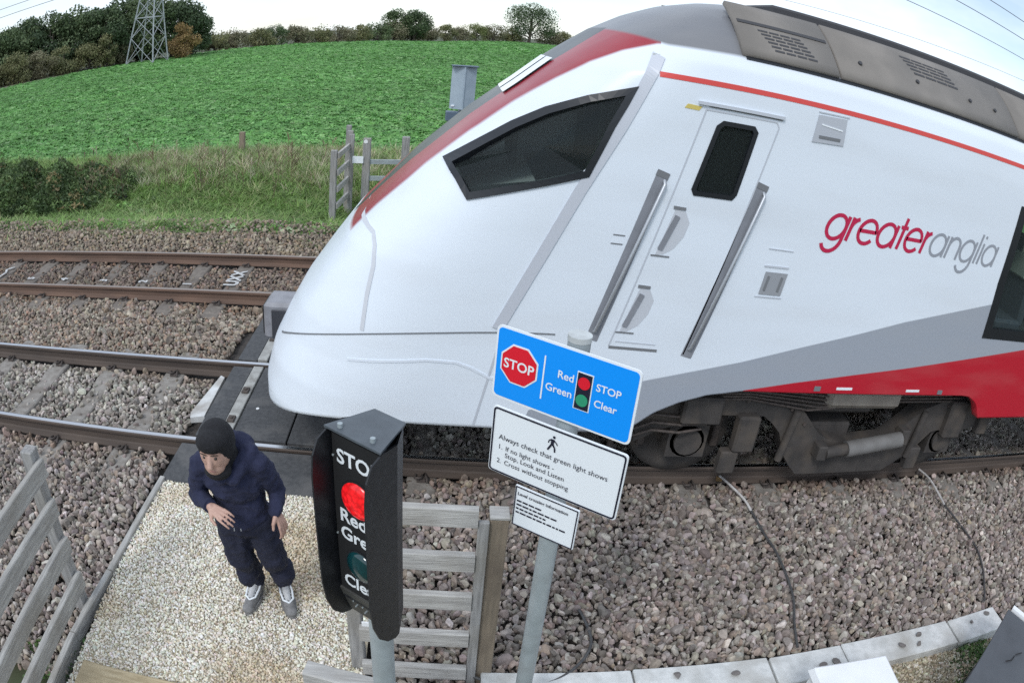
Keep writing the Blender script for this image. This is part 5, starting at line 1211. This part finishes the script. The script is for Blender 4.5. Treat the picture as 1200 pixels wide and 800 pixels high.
# lettering on the side: round lower-case letters drawn as strokes
M_logor = mat('logo_red', (.50, .015, .07), None, rough=.4); M_logog = mat('logo_grey', (.30, .32, .36), None, rough=.4)
def arc(cx, cz, r, a0, a1, n=18): return [(cx + r * math.cos(R(a0 + (a1 - a0) * k / n)), cz + r * math.sin(R(a0 + (a1 - a0) * k / n))) for k in range(n + 1)]
def glyph(ch):
    r = .5
    if ch == 'g': return 1.08, [arc(r, r, r, 0, 360, 26), [(1.0, 1.0), (1.0, -.02)] + arc(r, -.02, r, 0, -155, 12)]
    if ch == 'a': return 1.08, [arc(r, r, r, 0, 360, 26), [(1.0, 1.0), (1.0, 0)]]
    if ch == 'e': return 1.04, [[(.02, .52), (1.0, .52)] + arc(r, r, r, 2, 318, 24)]
    if ch == 'r': return .46, [[(.06, 1.0), (.06, 0)], [(.06, .55)] + arc(.46, .56, .40, 175, 100, 8)]
    if ch == 't': return .42, [[(.2, 1.38), (.2, 0)], [(-.02, .96), (.44, .96)]]
    if ch == 'n': return .92, [[(.06, 1.0), (.06, 0)], [(.06, .5)] + arc(.46, .58, .40, 180, 0, 12) + [(.86, 0)]]
    if ch == 'l': return .18, [[(.08, 1.42), (.08, 0)]]
    if ch == 'i': return .18, [[(.08, 1.0), (.08, 0)], [(.08, 1.25), (.08, 1.37)]]
lg = empty('logo', (0, 0, 0), 0, TR)
XH = .185; adv = 0.0; tot = 0
for ch in 'greateranglia': tot += glyph(ch)[0] * XH + .022
kx = 1.90 / tot; px0, base_z = 2.60, 2.335
for i, ch in enumerate('greateranglia'):
    wd, strokes = glyph(ch); m_ = M_logor if i < 7 else M_logog; b = MB(); sw = .030 if i < 7 else .024
    for si_, st_ in enumerate(strokes):
        P2 = [(px0 + (adv + x * XH) * kx + LEAN * z * XH, base_z + z * XH) for x, z in st_]
        vs, fs = [], []
        for k, p in enumerate(P2):
            a, c = P2[max(k - 1, 0)], P2[min(k + 1, len(P2) - 1)]
            if len(P2) > 20 and math.hypot(P2[0][0] - P2[-1][0], P2[0][1] - P2[-1][1]) < .01 and k in (0, len(P2) - 1): a, c = P2[-2], P2[1]
            d = math.hypot(c[0] - a[0], c[1] - a[1]); nx_, nz_ = -(c[1] - a[1]) / d * sw / 2, (c[0] - a[0]) / d * sw / 2
            vs += [(p[0] + nx_, -HW - .0025 - .0012 * si_, p[1] + nz_), (p[0] - nx_, -HW - .0025 - .0012 * si_, p[1] - nz_)]
            if k: o = 2 * k; fs.append((o - 2, o - 1, o + 1, o))
        b.add(vs, fs)
    b.build('letter', m_, lg); adv += wd * XH + .022

# headlight bar above the windscreen pillar and front valance details
M_hl = mat('headlight_lens', (.82, .83, .85), None, rough=.15)
def nose_x(y, z): u = min(1, abs(y) / float(hwf(z))); return float(x0f(z)) + float(lf(z)) * (1 - (1 - u ** float(ef(z))) ** (1 / float(ef(z))))
for s in (-1, 1):
    vs, fs = [], []
    for k in range(9):
        z_ = 2.95 + .30 * k / 8
        for y_ in (-.40, -.28, -.16, -.04): vs.append((nose_x(y_, z_) - .016, s * -y_, z_ + .010))
    for k in range(8):
        for q in range(3): o = 4 * k + q; fs.append((o, o + 1, o + 5, o + 4))
    MB().add(vs, fs, True).build('headlight', M_hl, TR)
cp_ = empty('coupler', (-1.46, 0, .9), 0, TR)
bx('coupler_housing', (.10, .0, -.01), (.44, .34, .34), mat('coupler_pale', (.26, .26, .28), (.19, .19, .205), 8, .5), cp_, .03); bx('coupler_face', (-.125, .0, -.01), (.02, .26, .26), M_blackmatt, cp_, .004)
bx('coupler_side', (.06, -.175, -.03), (.20, .016, .27), mat('coupler_dark', (.035, .037, .045), None, rough=.5), cp_, .004); bx('coupler_shank', (.5, 0, -.02), (.7, .16, .16), M_clip, cp_, .02)

# roof: dusty equipment fairings with louvres
M_roofp = mat('dusty_roof_panel', (.225, .205, .185), (.18, .165, .15), 3, .7, dirt=(.15, .14, .13), dirt_scale=2)
M_roofd = mat('roof_dark', (.05, .05, .055), None, rough=.7)
def rp_pt(t, x, off=0.0):
    y = 1.262 + (.84 - 1.262) * t; z = 3.505 + (3.885 - 3.505) * t + .035 * math.sin(math.pi * t); return (x, -(y + off * .75), z + off * .66)
xs_r = [1.80, 2.60, 4.62, 6.7, 8.8, 10.9, 13.0, 15.1, 17.2, 18.9]
for side in (-1, 1):
    for xa, xb in zip(xs_r[:-1], xs_r[1:]):
        vs, fs = [], []; nt2 = 8
        for xx, sh in ((xa + .012, 0), (xb - .012, 0)):
            for k in range(nt2 + 1):
                p = rp_pt(k / nt2, xx + .03 * k / nt2 - (.06 * k / nt2), .02); vs.append((p[0], p[1] * -side if side > 0 else p[1], p[2]))
            for k in range(nt2 + 1):
                p = rp_pt(k / nt2, xx + .03 * k / nt2 - (.06 * k / nt2), -.02); vs.append((p[0], p[1] * -side if side > 0 else p[1], p[2]))
        m1 = 2 * (nt2 + 1)
        fs += [(k, k + 1, m1 + k + 1, m1 + k) for k in range(nt2)]
        fs += [tuple(range(nt2 + 1)) + tuple(range(2 * nt2 + 1, nt2, -1)), tuple(range(m1, m1 + nt2 + 1)) + tuple(range(m1 + 2 * nt2 + 1, m1 + nt2, -1)), (0, m1, m1 + nt2 + 1, nt2 + 1), (nt2, 2 * nt2 + 1, m1 + 2 * nt2 + 1, m1 + nt2)]
        rpn = MB().add(vs, fs, True).build('roof_panel', M_roofp, TR)
        if side < 0:
            if xa < 2:
                ga, gb_, t0, t1 = 2.06, 2.42, .12, .46
                b = MB(); b.add([rp_pt(.50, 1.82, .026), rp_pt(.50, 2.55, .026), rp_pt(.56, 2.55, .026), rp_pt(.56, 1.82, .026), rp_pt(.50, 1.82, .0), rp_pt(.50, 2.55, .0), rp_pt(.56, 2.55, .0), rp_pt(.56, 1.82, .0)], [(0, 1, 2, 3), (0, 4, 5, 1), (1, 5, 6, 2), (2, 6, 7, 3), (3, 7, 4, 0)]); b.build('panel_gap', M_roofd, rpn)
            else: ga, gb_, t0, t1 = xa + .80, xa + 1.32, .44, .84
            nrow = 6 if xa < 2 else 5
            for k in range(nrow):
                ta = t0 + (t1 - t0) * k / nrow; tb = ta + (t1 - t0) / nrow * .5; b = MB(); o_x = -.02 * k
                for q in range(4):
                    xa_, xb_ = ga + (gb_ - ga) * q / 4 + .006 + o_x, ga + (gb_ - ga) * (q + 1) / 4 - .006 + o_x
                    b.add([rp_pt(ta, xa_, .023), rp_pt(ta, xb_, .023), rp_pt(tb, xb_, .023), rp_pt(tb, xa_, .023)], [(0, 1, 2, 3)])
                b.build('louvre', M_roofd, rpn)
            if xa > 2:
                for bxx in (.22, .80, 1.42, 1.75):
                    p = rp_pt(.30, xa + bxx, .02); b = MB(); b.tube([p, (p[0], p[1] - .012, p[2] + .01)], .018, 8); b.build('bolt', M_roofd, rpn)
bx('roof_equipment', (10, 0, 3.93), (15.5, 1.3, .10), M_roofd, TR, .02)
# underframe and bogie
M_bog = mat('bogie_grime', (.070, .062, .057), (.042, .038, .036), 6, .85, bump=.3, dirt=(.10, .082, .066), dirt_scale=4)
M_und = mat('underframe_black', (.02, .02, .022), (.035, .033, .032), 4, .9)
bx('underframe', (11, 0, 1.16), (16.6, 2.3, .16), M_und, TR, 0); bx('underframe', (1.0, 0, 1.12), (3.6, 2.1, .12), M_und, TR, 0)
bx('equipment_case', (12.4, 0, .66), (7.5, 2.3, .75), M_und, TR, .03)
bg_ = empty('bogie', (3.42, 0, 0), 0, TR)
def lathe_wheel(cx, cy, s):
    b = MB(); n = 36; prof = [(.05, .07), (.12, .07), (.14, .03), (.33, .02), (.37, .05), (.445, .065), (.445, -.05), (.475, -.06), (.475, -.075), (.36, -.07), (.33, -.02), (.05, -.03)]
    vs = [(cx + r * math.sin(2 * math.pi * k / n), cy - s * w_ * -1 * -1, .445 + r * math.cos(2 * math.pi * k / n)) for r, w_ in prof for k in range(n)]
    b.add(vs, [(i * n + k, i * n + (k + 1) % n, (i + 1) * n + (k + 1) % n, (i + 1) * n + k) for i in range(len(prof) - 1) for k in range(n)] + [tuple(range(n))], True); return b
WXL = (-1.42, 1.42)
for wx_ in WXL:
    for s in (-1, 1):
        wl = lathe_wheel(wx_, s * .7525, -s).build('wheel', M_bog, bg_)
        b = MB(); b.tube([(wx_, s * .80, .445), (wx_, s * 1.06, .445)], .15, 16); b.box((wx_, s * .98, .445), (.34, .16, .30)); b.build('axlebox', M_bog, wl)
        b = MB(); b.tube([(wx_, s * 1.06, .445), (wx_, s * 1.085, .445)], .12, 16); b.build('axle_cap', M_bog, wl)
    MB().tube([(wx_, -.75, .445), (wx_, .75, .445)], .09, 14).build('axle', M_bog, bg_)
for s in (-1, 1):
    y0_, y1_ = s * .90, s * 1.10
    side_prof = [(-2.02, .58), (-1.85, .80), (-1.45, .93), (-.72, .94), (-.48, .84), (-.16, .52), (.20, .44), (.62, .48), (1.0, .80), (1.35, .93), (1.80, .96), (2.12, .92), (2.16, .82), (1.86, .62), (1.62, .56), (1.22, .58), (1.02, .36), (.72, .14), (-.30, .13), (-.48, .30), (-.62, .60), (-.80, .72), (-1.20, .72), (-1.30, .62), (-1.66, .60), (-1.88, .46)]
    b = MB(); n = len(side_prof)
    # outline is concave: build it as strips between upper and lower chains
    up = side_prof[:13]; lo = side_prof[13:][::-1]
    xs2 = np.linspace(-1.9, 2.0, 40); ux, uz = zip(*up); lx, lz = zip(*lo)
    vs = []
    for xx in xs2:
        zu, zl = float(np.interp(xx, ux, uz)), float(np.interp(xx, lx, lz)); vs += [(xx, y0_, zl), (xx, y0_, zu), (xx, y1_, zl), (xx, y1_, zu)]
    fs = []
    for i in range(39):
        o = 4 * i; fs += [(o, o + 4, o + 5, o + 1), (o + 2, o + 3, o + 7, o + 6), (o + 1, o + 5, o + 7, o + 3), (o, o + 2, o + 6, o + 4)]
    fs += [(0, 1, 3, 2), (156, 158, 159, 157)]
    sf = b.add(vs, fs).build('side_frame', M_bog, bg_)
    MB().tube([(-.12, s * 1.20, .42), (.12, s * 1.20, .455)], .055, 12).build('damper', M_bog, sf); MB().tube([(.10, s * 1.20, .452), (.72, s * 1.20, .545)], .075, 14).build('damper', mat('damper_grey', (.17, .165, .16), (.13, .125, .12), 8, .7), sf)
    bx('damper_bracket', (.76, s * 1.16, .57), (.10, .14, .16), M_bog, sf, .01); bx('damper_bracket', (-.16, s * 1.16, .42), (.10, .14, .14), M_bog, sf, .01)
    bx('brake_unit', (-1.40, s * 1.14, .80), (.34, .14, .24), M_bog, sf, .02); bx('brake_unit', (-.95, s * 1.13, .58), (.20, .12, .34), M_bog, sf, .02)
    bx('bracket', (1.45, s * 1.13, .72), (.26, .10, .40), M_bog, sf, .02); bx('bracket', (1.92, s * 1.12, .72), (.16, .10, .34), M_bog, sf, .015)
    bx('bracket', (-1.05, s * 1.12, .30), (.16, .10, .22), M_bog, sf, .015); bx('bracket', (1.02, s * 1.12, .30), (.15, .10, .24), M_bog, sf, .015)
    for k in range(3): MB().tube([(-1.98 + .02 * k, s * 1.14, .52 + .07 * k), (-1.78, s * 1.15, .60 + .07 * k), (-1.55, s * 1.15, .58 + .07 * k), (-1.35, s * 1.12, .60 + .06 * k)], .012, 6).build('hose', M_clip, sf)
    for xx in (-1.42, 1.42):
        for k in range(5): MB().tube([(xx - .02, s * 1.0, .70 + .035 * k), (xx - .02, s * 1.0, .718 + .035 * k)], .11, 14).build('spring_coil', M_clip, sf)
rb_ = random.Random(3)
for s in (-1, 1):
    for k in range(26):
        xx = rb_.uniform(-1.9, 1.95); zz = float(np.interp(xx, ux, uz)) - rb_.uniform(.04, .10); MB().tube([(xx, s * 1.10, zz), (xx, s * 1.118, zz)], .016, 6).build('bolt', M_clip, bg_)
    for k in range(5):
        z0 = .86 + .03 * k; MB().tube([(-1.7 + .1 * k, s * 1.12, z0), (-1.0, s * (1.13 + .01 * k), z0 + .03), (-.4 + .1 * k, s * 1.13, z0 - .06), (.5, s * 1.1, z0 + .02), (1.5 - .1 * k, s * 1.12, z0 + .05)], .011, 6).build('pipe', M_clip, bg_)
    for xx in (-.55, .95): MB().tube([(xx, s * 1.12, .30), (xx + .05, s * 1.14, .80)], .035, 10).build('vertical_damper', M_bog, bg_)
    for xx in (-1.75, -1.08, 1.08, 1.78): bx('brake_block', (xx, s * .80, .42), (.07, .12, .30), M_clip, bg_, .01)
    bx('sand_pipe', (-1.98, s * .76, .32), (.05, .05, .5), M_clip, bg_, .01)
bx('bolster', (0, 0, .78), (.9, 1.9, .22), M_bog, bg_, .03); bx('air_tank', (.18, -1.03, .93), (.86, .30, .20), mat('tank_buff', (.30, .27, .23), (.24, .21, .18), 8, .7), bg_, .05); bx('air_tank', (.18, 1.03, .93), (.86, .30, .20), MATS['tank_buff'], bg_, .05)
bx('transom', (0, 0, .45), (.5, 1.9, .25), M_bog, bg_, .02)
# small white plates on the red skirt
for x in (3.08, 3.85): ribbon([(x, 1.135), (x + .16, 1.137)], .022, M_signwhite, 'skirt_label')
for x in (2.86, 4.25): patch([(x, 1.15), (x + .06, 1.15), (x + .06, 1.11), (x, 1.11)], M_line, 'skirt_latch', .006)
bx('guard_iron', (.75, -.75, .35), (.08, .10, .5), M_clip, TR, .01)

# ================================================================== PERSON
def blob(parts, voxel, smooth_it, name, m, parent=None, noise=0.0, nscale=.12):
    """parts: tapered capsules (a, ra, b, rb) and ellipsoids ('e', centre, radii, rotation) fused to one skin"""
    bm = bmesh.new()
    def ell(c, r, rot=(0, 0, 0), sub=3):
        M_ = Matrix.Translation(c) @ Euler(rot).to_matrix().to_4x4() @ Matrix.Diagonal((*r, 1)); bmesh.ops.create_icosphere(bm, subdivisions=sub, radius=1, matrix=M_)
    for p in parts:
        if p[0] == 'e': ell(p[1], p[2], p[3] if len(p) > 3 else (0, 0, 0))
        else:
            a, ra, b, rb = Vector(p[0]), p[1], Vector(p[2]), p[3]; L = (b - a).length; k = max(2, int(L / (min(ra, rb) * .35)) + 1)
            for i in range(k + 1):
                t = i / k; ell(a + (b - a) * t, (ra + (rb - ra) * t,) * 3, sub=2)
    me = bpy.data.meshes.new(name); bm.to_mesh(me); bm.free()
    o = bpy.data.objects.new(name, me); COL.objects.link(o)
    md = o.modifiers.new('r', 'REMESH'); md.mode = 'VOXEL'; md.voxel_size = voxel
    ms = o.modifiers.new('s', 'SMOOTH'); ms.factor = .6; ms.iterations = smooth_it
    if noise:
        tx = bpy.data.textures.new(name + '_folds', 'CLOUDS'); tx.noise_scale = nscale; tx.noise_depth = 2
        dm = o.modifiers.new('d', 'DISPLACE'); dm.texture = tx; dm.strength = noise; dm.mid_level = .5; dm.texture_coords = 'GLOBAL'
    dg = bpy.context.evaluated_depsgraph_get(); me2 = bpy.data.meshes.new_from_object(o.evaluated_get(dg)); me2.name = name
    bpy.data.objects.remove(o); me2.materials.clear(); me2.materials.append(m); smooth(me2)
    o2 = bpy.data.objects.new(name, me2); link(o2, parent); return o2
M_skin = mat('skin', (.52, .33, .26), (.46, .28, .22), 25, .55); M_navy = mat('navy_sweatshirt', (.014, .017, .045), (.022, .026, .062), 14, .92, bump=.3, bscale=90)
M_navy2 = mat('dark_navy_trousers', (.011, .013, .030), (.017, .020, .042), 12, .92, bump=.3, bscale=80); M_hood = mat('black_knit', (.008, .008, .010), (.014, .014, .017), 60, .95, bump=.4, bscale=150)
hd_ = Vector((-1.108, 2.83, 1.440)); fw = Vector((-.03, -.95, -.14)).normalized()         # where the face looks
sr = fw.cross(Vector((0, 0, 1))).normalized(); upv = sr.cross(fw).normalized()           # sr points to the image left
def H_(r_off, u_off, f_off): return hd_ + sr * r_off + upv * u_off + fw * f_off
neck = Vector((-1.09, 2.93, 1.33)); chest = Vector((-1.085, 2.97, 1.155)); belly = Vector((-1.08, 3.01, .965)); pel = Vector((-1.08, 3.04, .85))
shR, shL = Vector((-1.25, 2.95, 1.25)), Vector((-.925, 2.95, 1.285))
elR, wrR = Vector((-1.335, 3.0, 1.0)), Vector((-1.19, 2.82, 1.06)); elL, wrL = Vector((-.868, 3.05, 1.05)), Vector((-.850, 2.93, .995))
hpR, hpL = Vector((-1.165, 3.04, .84)), Vector((-.995, 3.04, .85)); knR, knL = Vector((-1.155, 3.06, .50)), Vector((-.955, 3.08, .52)); anR, anL = Vector((-1.19, 3.37, .02)), Vector((-1.005, 3.38, .03))
skin = []
rotm = Matrix((sr, -fw, upv)).transposed().to_euler()
skin += [('e', H_(0, 0, 0), (.084, .104, .122), rotm), ('e', H_(0, -.06, .047), (.058, .058, .066), rotm), (H_(0, -.05, -.03), .055, neck, .062), (neck, .062, chest, .085),
         ('e', chest, (.145, .090, .15)), ('e', belly, (.12, .080, .16)), ('e', pel, (.125, .085, .10)),
         (H_(0, .02, .095), .013, H_(0, -.030, .118), .017), ('e', H_(0, -.068, .092), (.027, .012, .010), rotm), ('e', H_(0, .035, .078), (.055, .022, .014), rotm),
         (shR, .048, elR, .038), (elR, .037, wrR, .027), (shL, .048, elL, .038), (elL, .037, wrL, .027), (neck, .052, shR, .05), (neck, .052, shL, .05),
         (hpR, .09, knR, .062), (knR, .06, anR, .032), (hpL, .09, knL, .062), (knL, .06, anL, .032),
         (anR, .032, Vector((-1.21, 3.29, -.075)), .028), (anL, .032, Vector((-.965, 3.30, -.075)), .028), ('e', H_(.079, -.01, -.01), (.010, .028, .033), rotm), ('e', H_(-.079, -.01, -.01), (.010, .028, .033), rotm)]
def hand(wr, dirv, palm_up, thumb_side, curl):
    d = Vector(dirv).normalized(); n = Vector(palm_up); n = (n - d * n.dot(d)).normalized(); s = d.cross(n) * thumb_side
    out = [('e', wr + d * .055, (.0, 0, 0))][:0]
    pc_ = wr + d * .05
    for k in (-.028, -.0095, .0095, .028): out.append((wr + s * k * .6 + d * .01, .0140, wr + d * .084 + s * k, .0105))
    for k, L in ((.033, .080), (.011, .092), (-.011, .085), (-.032, .064)):
        p0 = wr + d * .088 + s * k; p1 = p0 + (d + n * curl * .35 + s * k * 2.0).normalized() * L * .48; p2 = p1 + (d * .85 + n * curl * .9).normalized() * L * .30; p3 = p2 + (d * .55 + n * curl * 1.3).normalized() * L * .22
        out += [(p0, .0088, p1, .0080), (p1, .0080, p2, .0072), (p2, .0070, p3, .0060)]
    t0 = wr + d * .022 + s * .026; t1 = t0 + (d * .7 + s * .75 + n * .25).normalized() * .042; t2 = t1 + (d * .95 + s * .25 + n * .35).normalized() * .034
    out += [(t0, .0145, t1, .0112), (t1, .0108, t2, .0085)]
    return out
skin += hand(wrR, (.80, -.52, -.02), (.25, .3, -.7), -1, .8)
skin += hand(wrL, (.32, -.10, -.85), (-.75, .25, -.2), -1, .55)
person = blob(skin, .0042, 4, 'person', M_skin); tag(person, 'hunched person in navy tracksuit and black hood walking on the gravel path', 'person')
# eyes and brows, small
for s in (-1, 1):
    e_ = MB(); c_ = H_(s * .030, .012, .090); bm = bmesh.new(); bmesh.ops.create_icosphere(bm, subdivisions=2, radius=.0105, matrix=Matrix.Translation(c_)); me = bpy.data.meshes.new('eye'); bm.to_mesh(me); bm.free(); me.materials.append(mat('eye_dark', (.05, .04, .035), None, rough=.2)); smooth(me); o_ = bpy.data.objects.new('eye', me); link(o_, person)
    b = MB(); b.tube([H_(s * .012, .036, .104), H_(s * .030, .040, .102), H_(s * .048, .034, .092)], .0028, 6); b.build('eyebrow', mat('brow', (.06, .045, .035), None, rough=.9), person)
b = MB(); b.tube([H_(-.020, -.069, .1005), H_(0, -.067, .1055), H_(.020, -.069, .1005)], .0042, 6); b.build('mouth', mat('lips', (.40, .20, .17), None, rough=.6), person)
# hood / balaclava: skull shell open at the face
hood_parts = [('e', H_(0, .016, -.026), (.101, .118, .123), rotm), (H_(0, -.06, -.05), .080, neck + Vector((0, .0, -.01)), .085), ('e', H_(0, -.125, .03), (.075, .07, .05), rotm), ('e', H_(0, .070, .036), (.083, .082, .062), rotm)]
hood = blob(hood_parts, .007, 4, 'balaclava', M_hood, person)
bm = bmesh.new(); bm.from_mesh(hood.data); kill = []
for f in bm.faces:
    d = f.calc_center_median() - hd_; r0, u0, f0 = d.dot(sr), d.dot(upv), d.dot(fw)
    if f0 > .058 and (r0 / .060) ** 2 + ((u0 + .008) / .058) ** 2 < 1: kill.append(f)
bmesh.ops.delete(bm, geom=kill, context='FACES'); bm.to_mesh(hood.data); bm.free()
def M_shoe2_(): return mat('cord_grey', (.40, .41, .42), None, rough=.8)
# sweatshirt with hood bunched at the neck
top = [('e', chest + Vector((0, 0, .02)), (.178, .122, .17)), ('e', belly, (.160, .118, .19)), ('e', (-1.078, 3.02, .89), (.168, .128, .085)), (neck + Vector((0, .03, -.03)), .080, shR, .070), (neck + Vector((0, .03, -.03)), .080, shL, .070),
       (shR, .070, elR, .056), (elR, .057, wrR + (elR - wrR) * .10, .041), (shL, .070, elL, .056), (elL, .056, wrL + (elL - wrL) * .06, .042),
       ('e', neck + Vector((.03, .075, .02)), (.115, .075, .075)), (neck + Vector((-.10, .0, -.02)), .05, neck + Vector((-.02, -.09, -.085)), .04), (neck + Vector((.13, .02, .02)), .055, neck + Vector((.05, -.09, -.075)), .042)]
hoodie = blob(top, .008, 3, 'hooded_sweatshirt', M_navy, person, .030, .065)
for p in ((wrR, elR), (wrL, elL)):
    d = (p[1] - p[0]).normalized(); MB().tube([p[0] + d * .005, p[0] + d * .045], .040, 16).build('cuff', M_navy, hoodie)
MB().tube([(-1.10, 2.888, .875), (-1.10, 2.885, .855)], .003, 5).build('drawcord', M_shoe2_(), hoodie); MB().tube([(-1.06, 2.888, .875), (-1.058, 2.885, .86)], .003, 5).build('drawcord', M_shoe2_(), hoodie)
legs = [('e', (-1.08, 3.04, .83), (.165, .128, .10)), (hpR, .108, knR, .090), (knR, .090, anR + Vector((0, -.02, .10)), .058), (hpL, .108, knL, .092), (knL, .092, anL + Vector((0, -.02, .10)), .058), (anR + Vector((0, -.02, .10)), .066, anR + Vector((0, -.005, -.015)), .058), (anL + Vector((0, -.02, .10)), .068, anL + Vector((0, -.005, -.015)), .058), ('e', knR + Vector((-.015, .10, -.22)), (.076, .078, .12)), ('e', knL + Vector((.018, .10, -.22)), (.080, .08, .12))]
blob(legs, .009, 9, 'trousers', M_navy2, person, .034, .07)
# trainers
M_shoe = mat('trainer_grey', (.24, .235, .235), (.17, .168, .168), 40, .8); M_shoe2 = mat('trainer_pale', (.55, .56, .57), (.45, .46, .47), 40, .7)
def shoe(an, dx, dy):
    a = math.atan2(dx, -dy); M_ = Matrix.Translation((an.x, an.y, -.112)) @ Matrix.Rotation(a, 4, 'Z')      # local -y = toe
    P = lambda x, y, z: M_ @ Vector((x, y, z))
    up = blob([(P(0, .045, .052), .044, P(0, -.07, .050), .045), (P(0, -.07, .046), .046, P(0, -.175, .036), .038), (P(0, .035, .085), .046, P(0, -.03, .082), .042), ('e', P(0, -.185, .036), (.043, .043, .032), (0, 0, a))], .006, 4, 'shoe', M_shoe, person)
    n = 24; out = []
    for k in range(n):
        t = 2 * math.pi * k / n; y = -.07 + .155 * math.cos(t); x = (.052 if y < -.06 else .045) * math.sin(t); out.append((x, y))
    b = MB(); b.add([P(x, y, .0) for x, y in out] + [P(x * 1.03, y * 1.0, .030) for x, y in out], [(k, (k + 1) % n, n + (k + 1) % n, n + k) for k in range(n)] + [tuple(range(n - 1, -1, -1)), tuple(range(n, 2 * n))]); b.build('sole', M_shoe, up)
    b = MB(); b.tube([P(.036, .01, .105), P(.041, -.05, .098), P(.034, -.115, .084), P(.0, -.142, .078), P(-.034, -.115, .084), P(-.041, -.05, .098), P(-.036, .01, .105)], .0075, 8); b.build('trim', M_signwhite, up)
    b = MB(); b.tube([P(0, .02, .118), P(0, -.06, .102), P(0, -.125, .078)], .026, 10, radii=[.026, .026, .018]); b.build('tongue', M_shoe2, up)
    for k in range(5): MB().tube([P(-.030, -.02 - .024 * k, .106 - .0075 * k), P(0, -.024 - .024 * k, .126 - .009 * k), P(.030, -.02 - .024 * k, .106 - .0075 * k)], .0042, 6).build('lace', M_shoe2, up)
shoe(Vector((-1.195, 3.345, 0)), -.03, -.2); shoe(Vector((-.990, 3.355, 0)), .075, -.2)
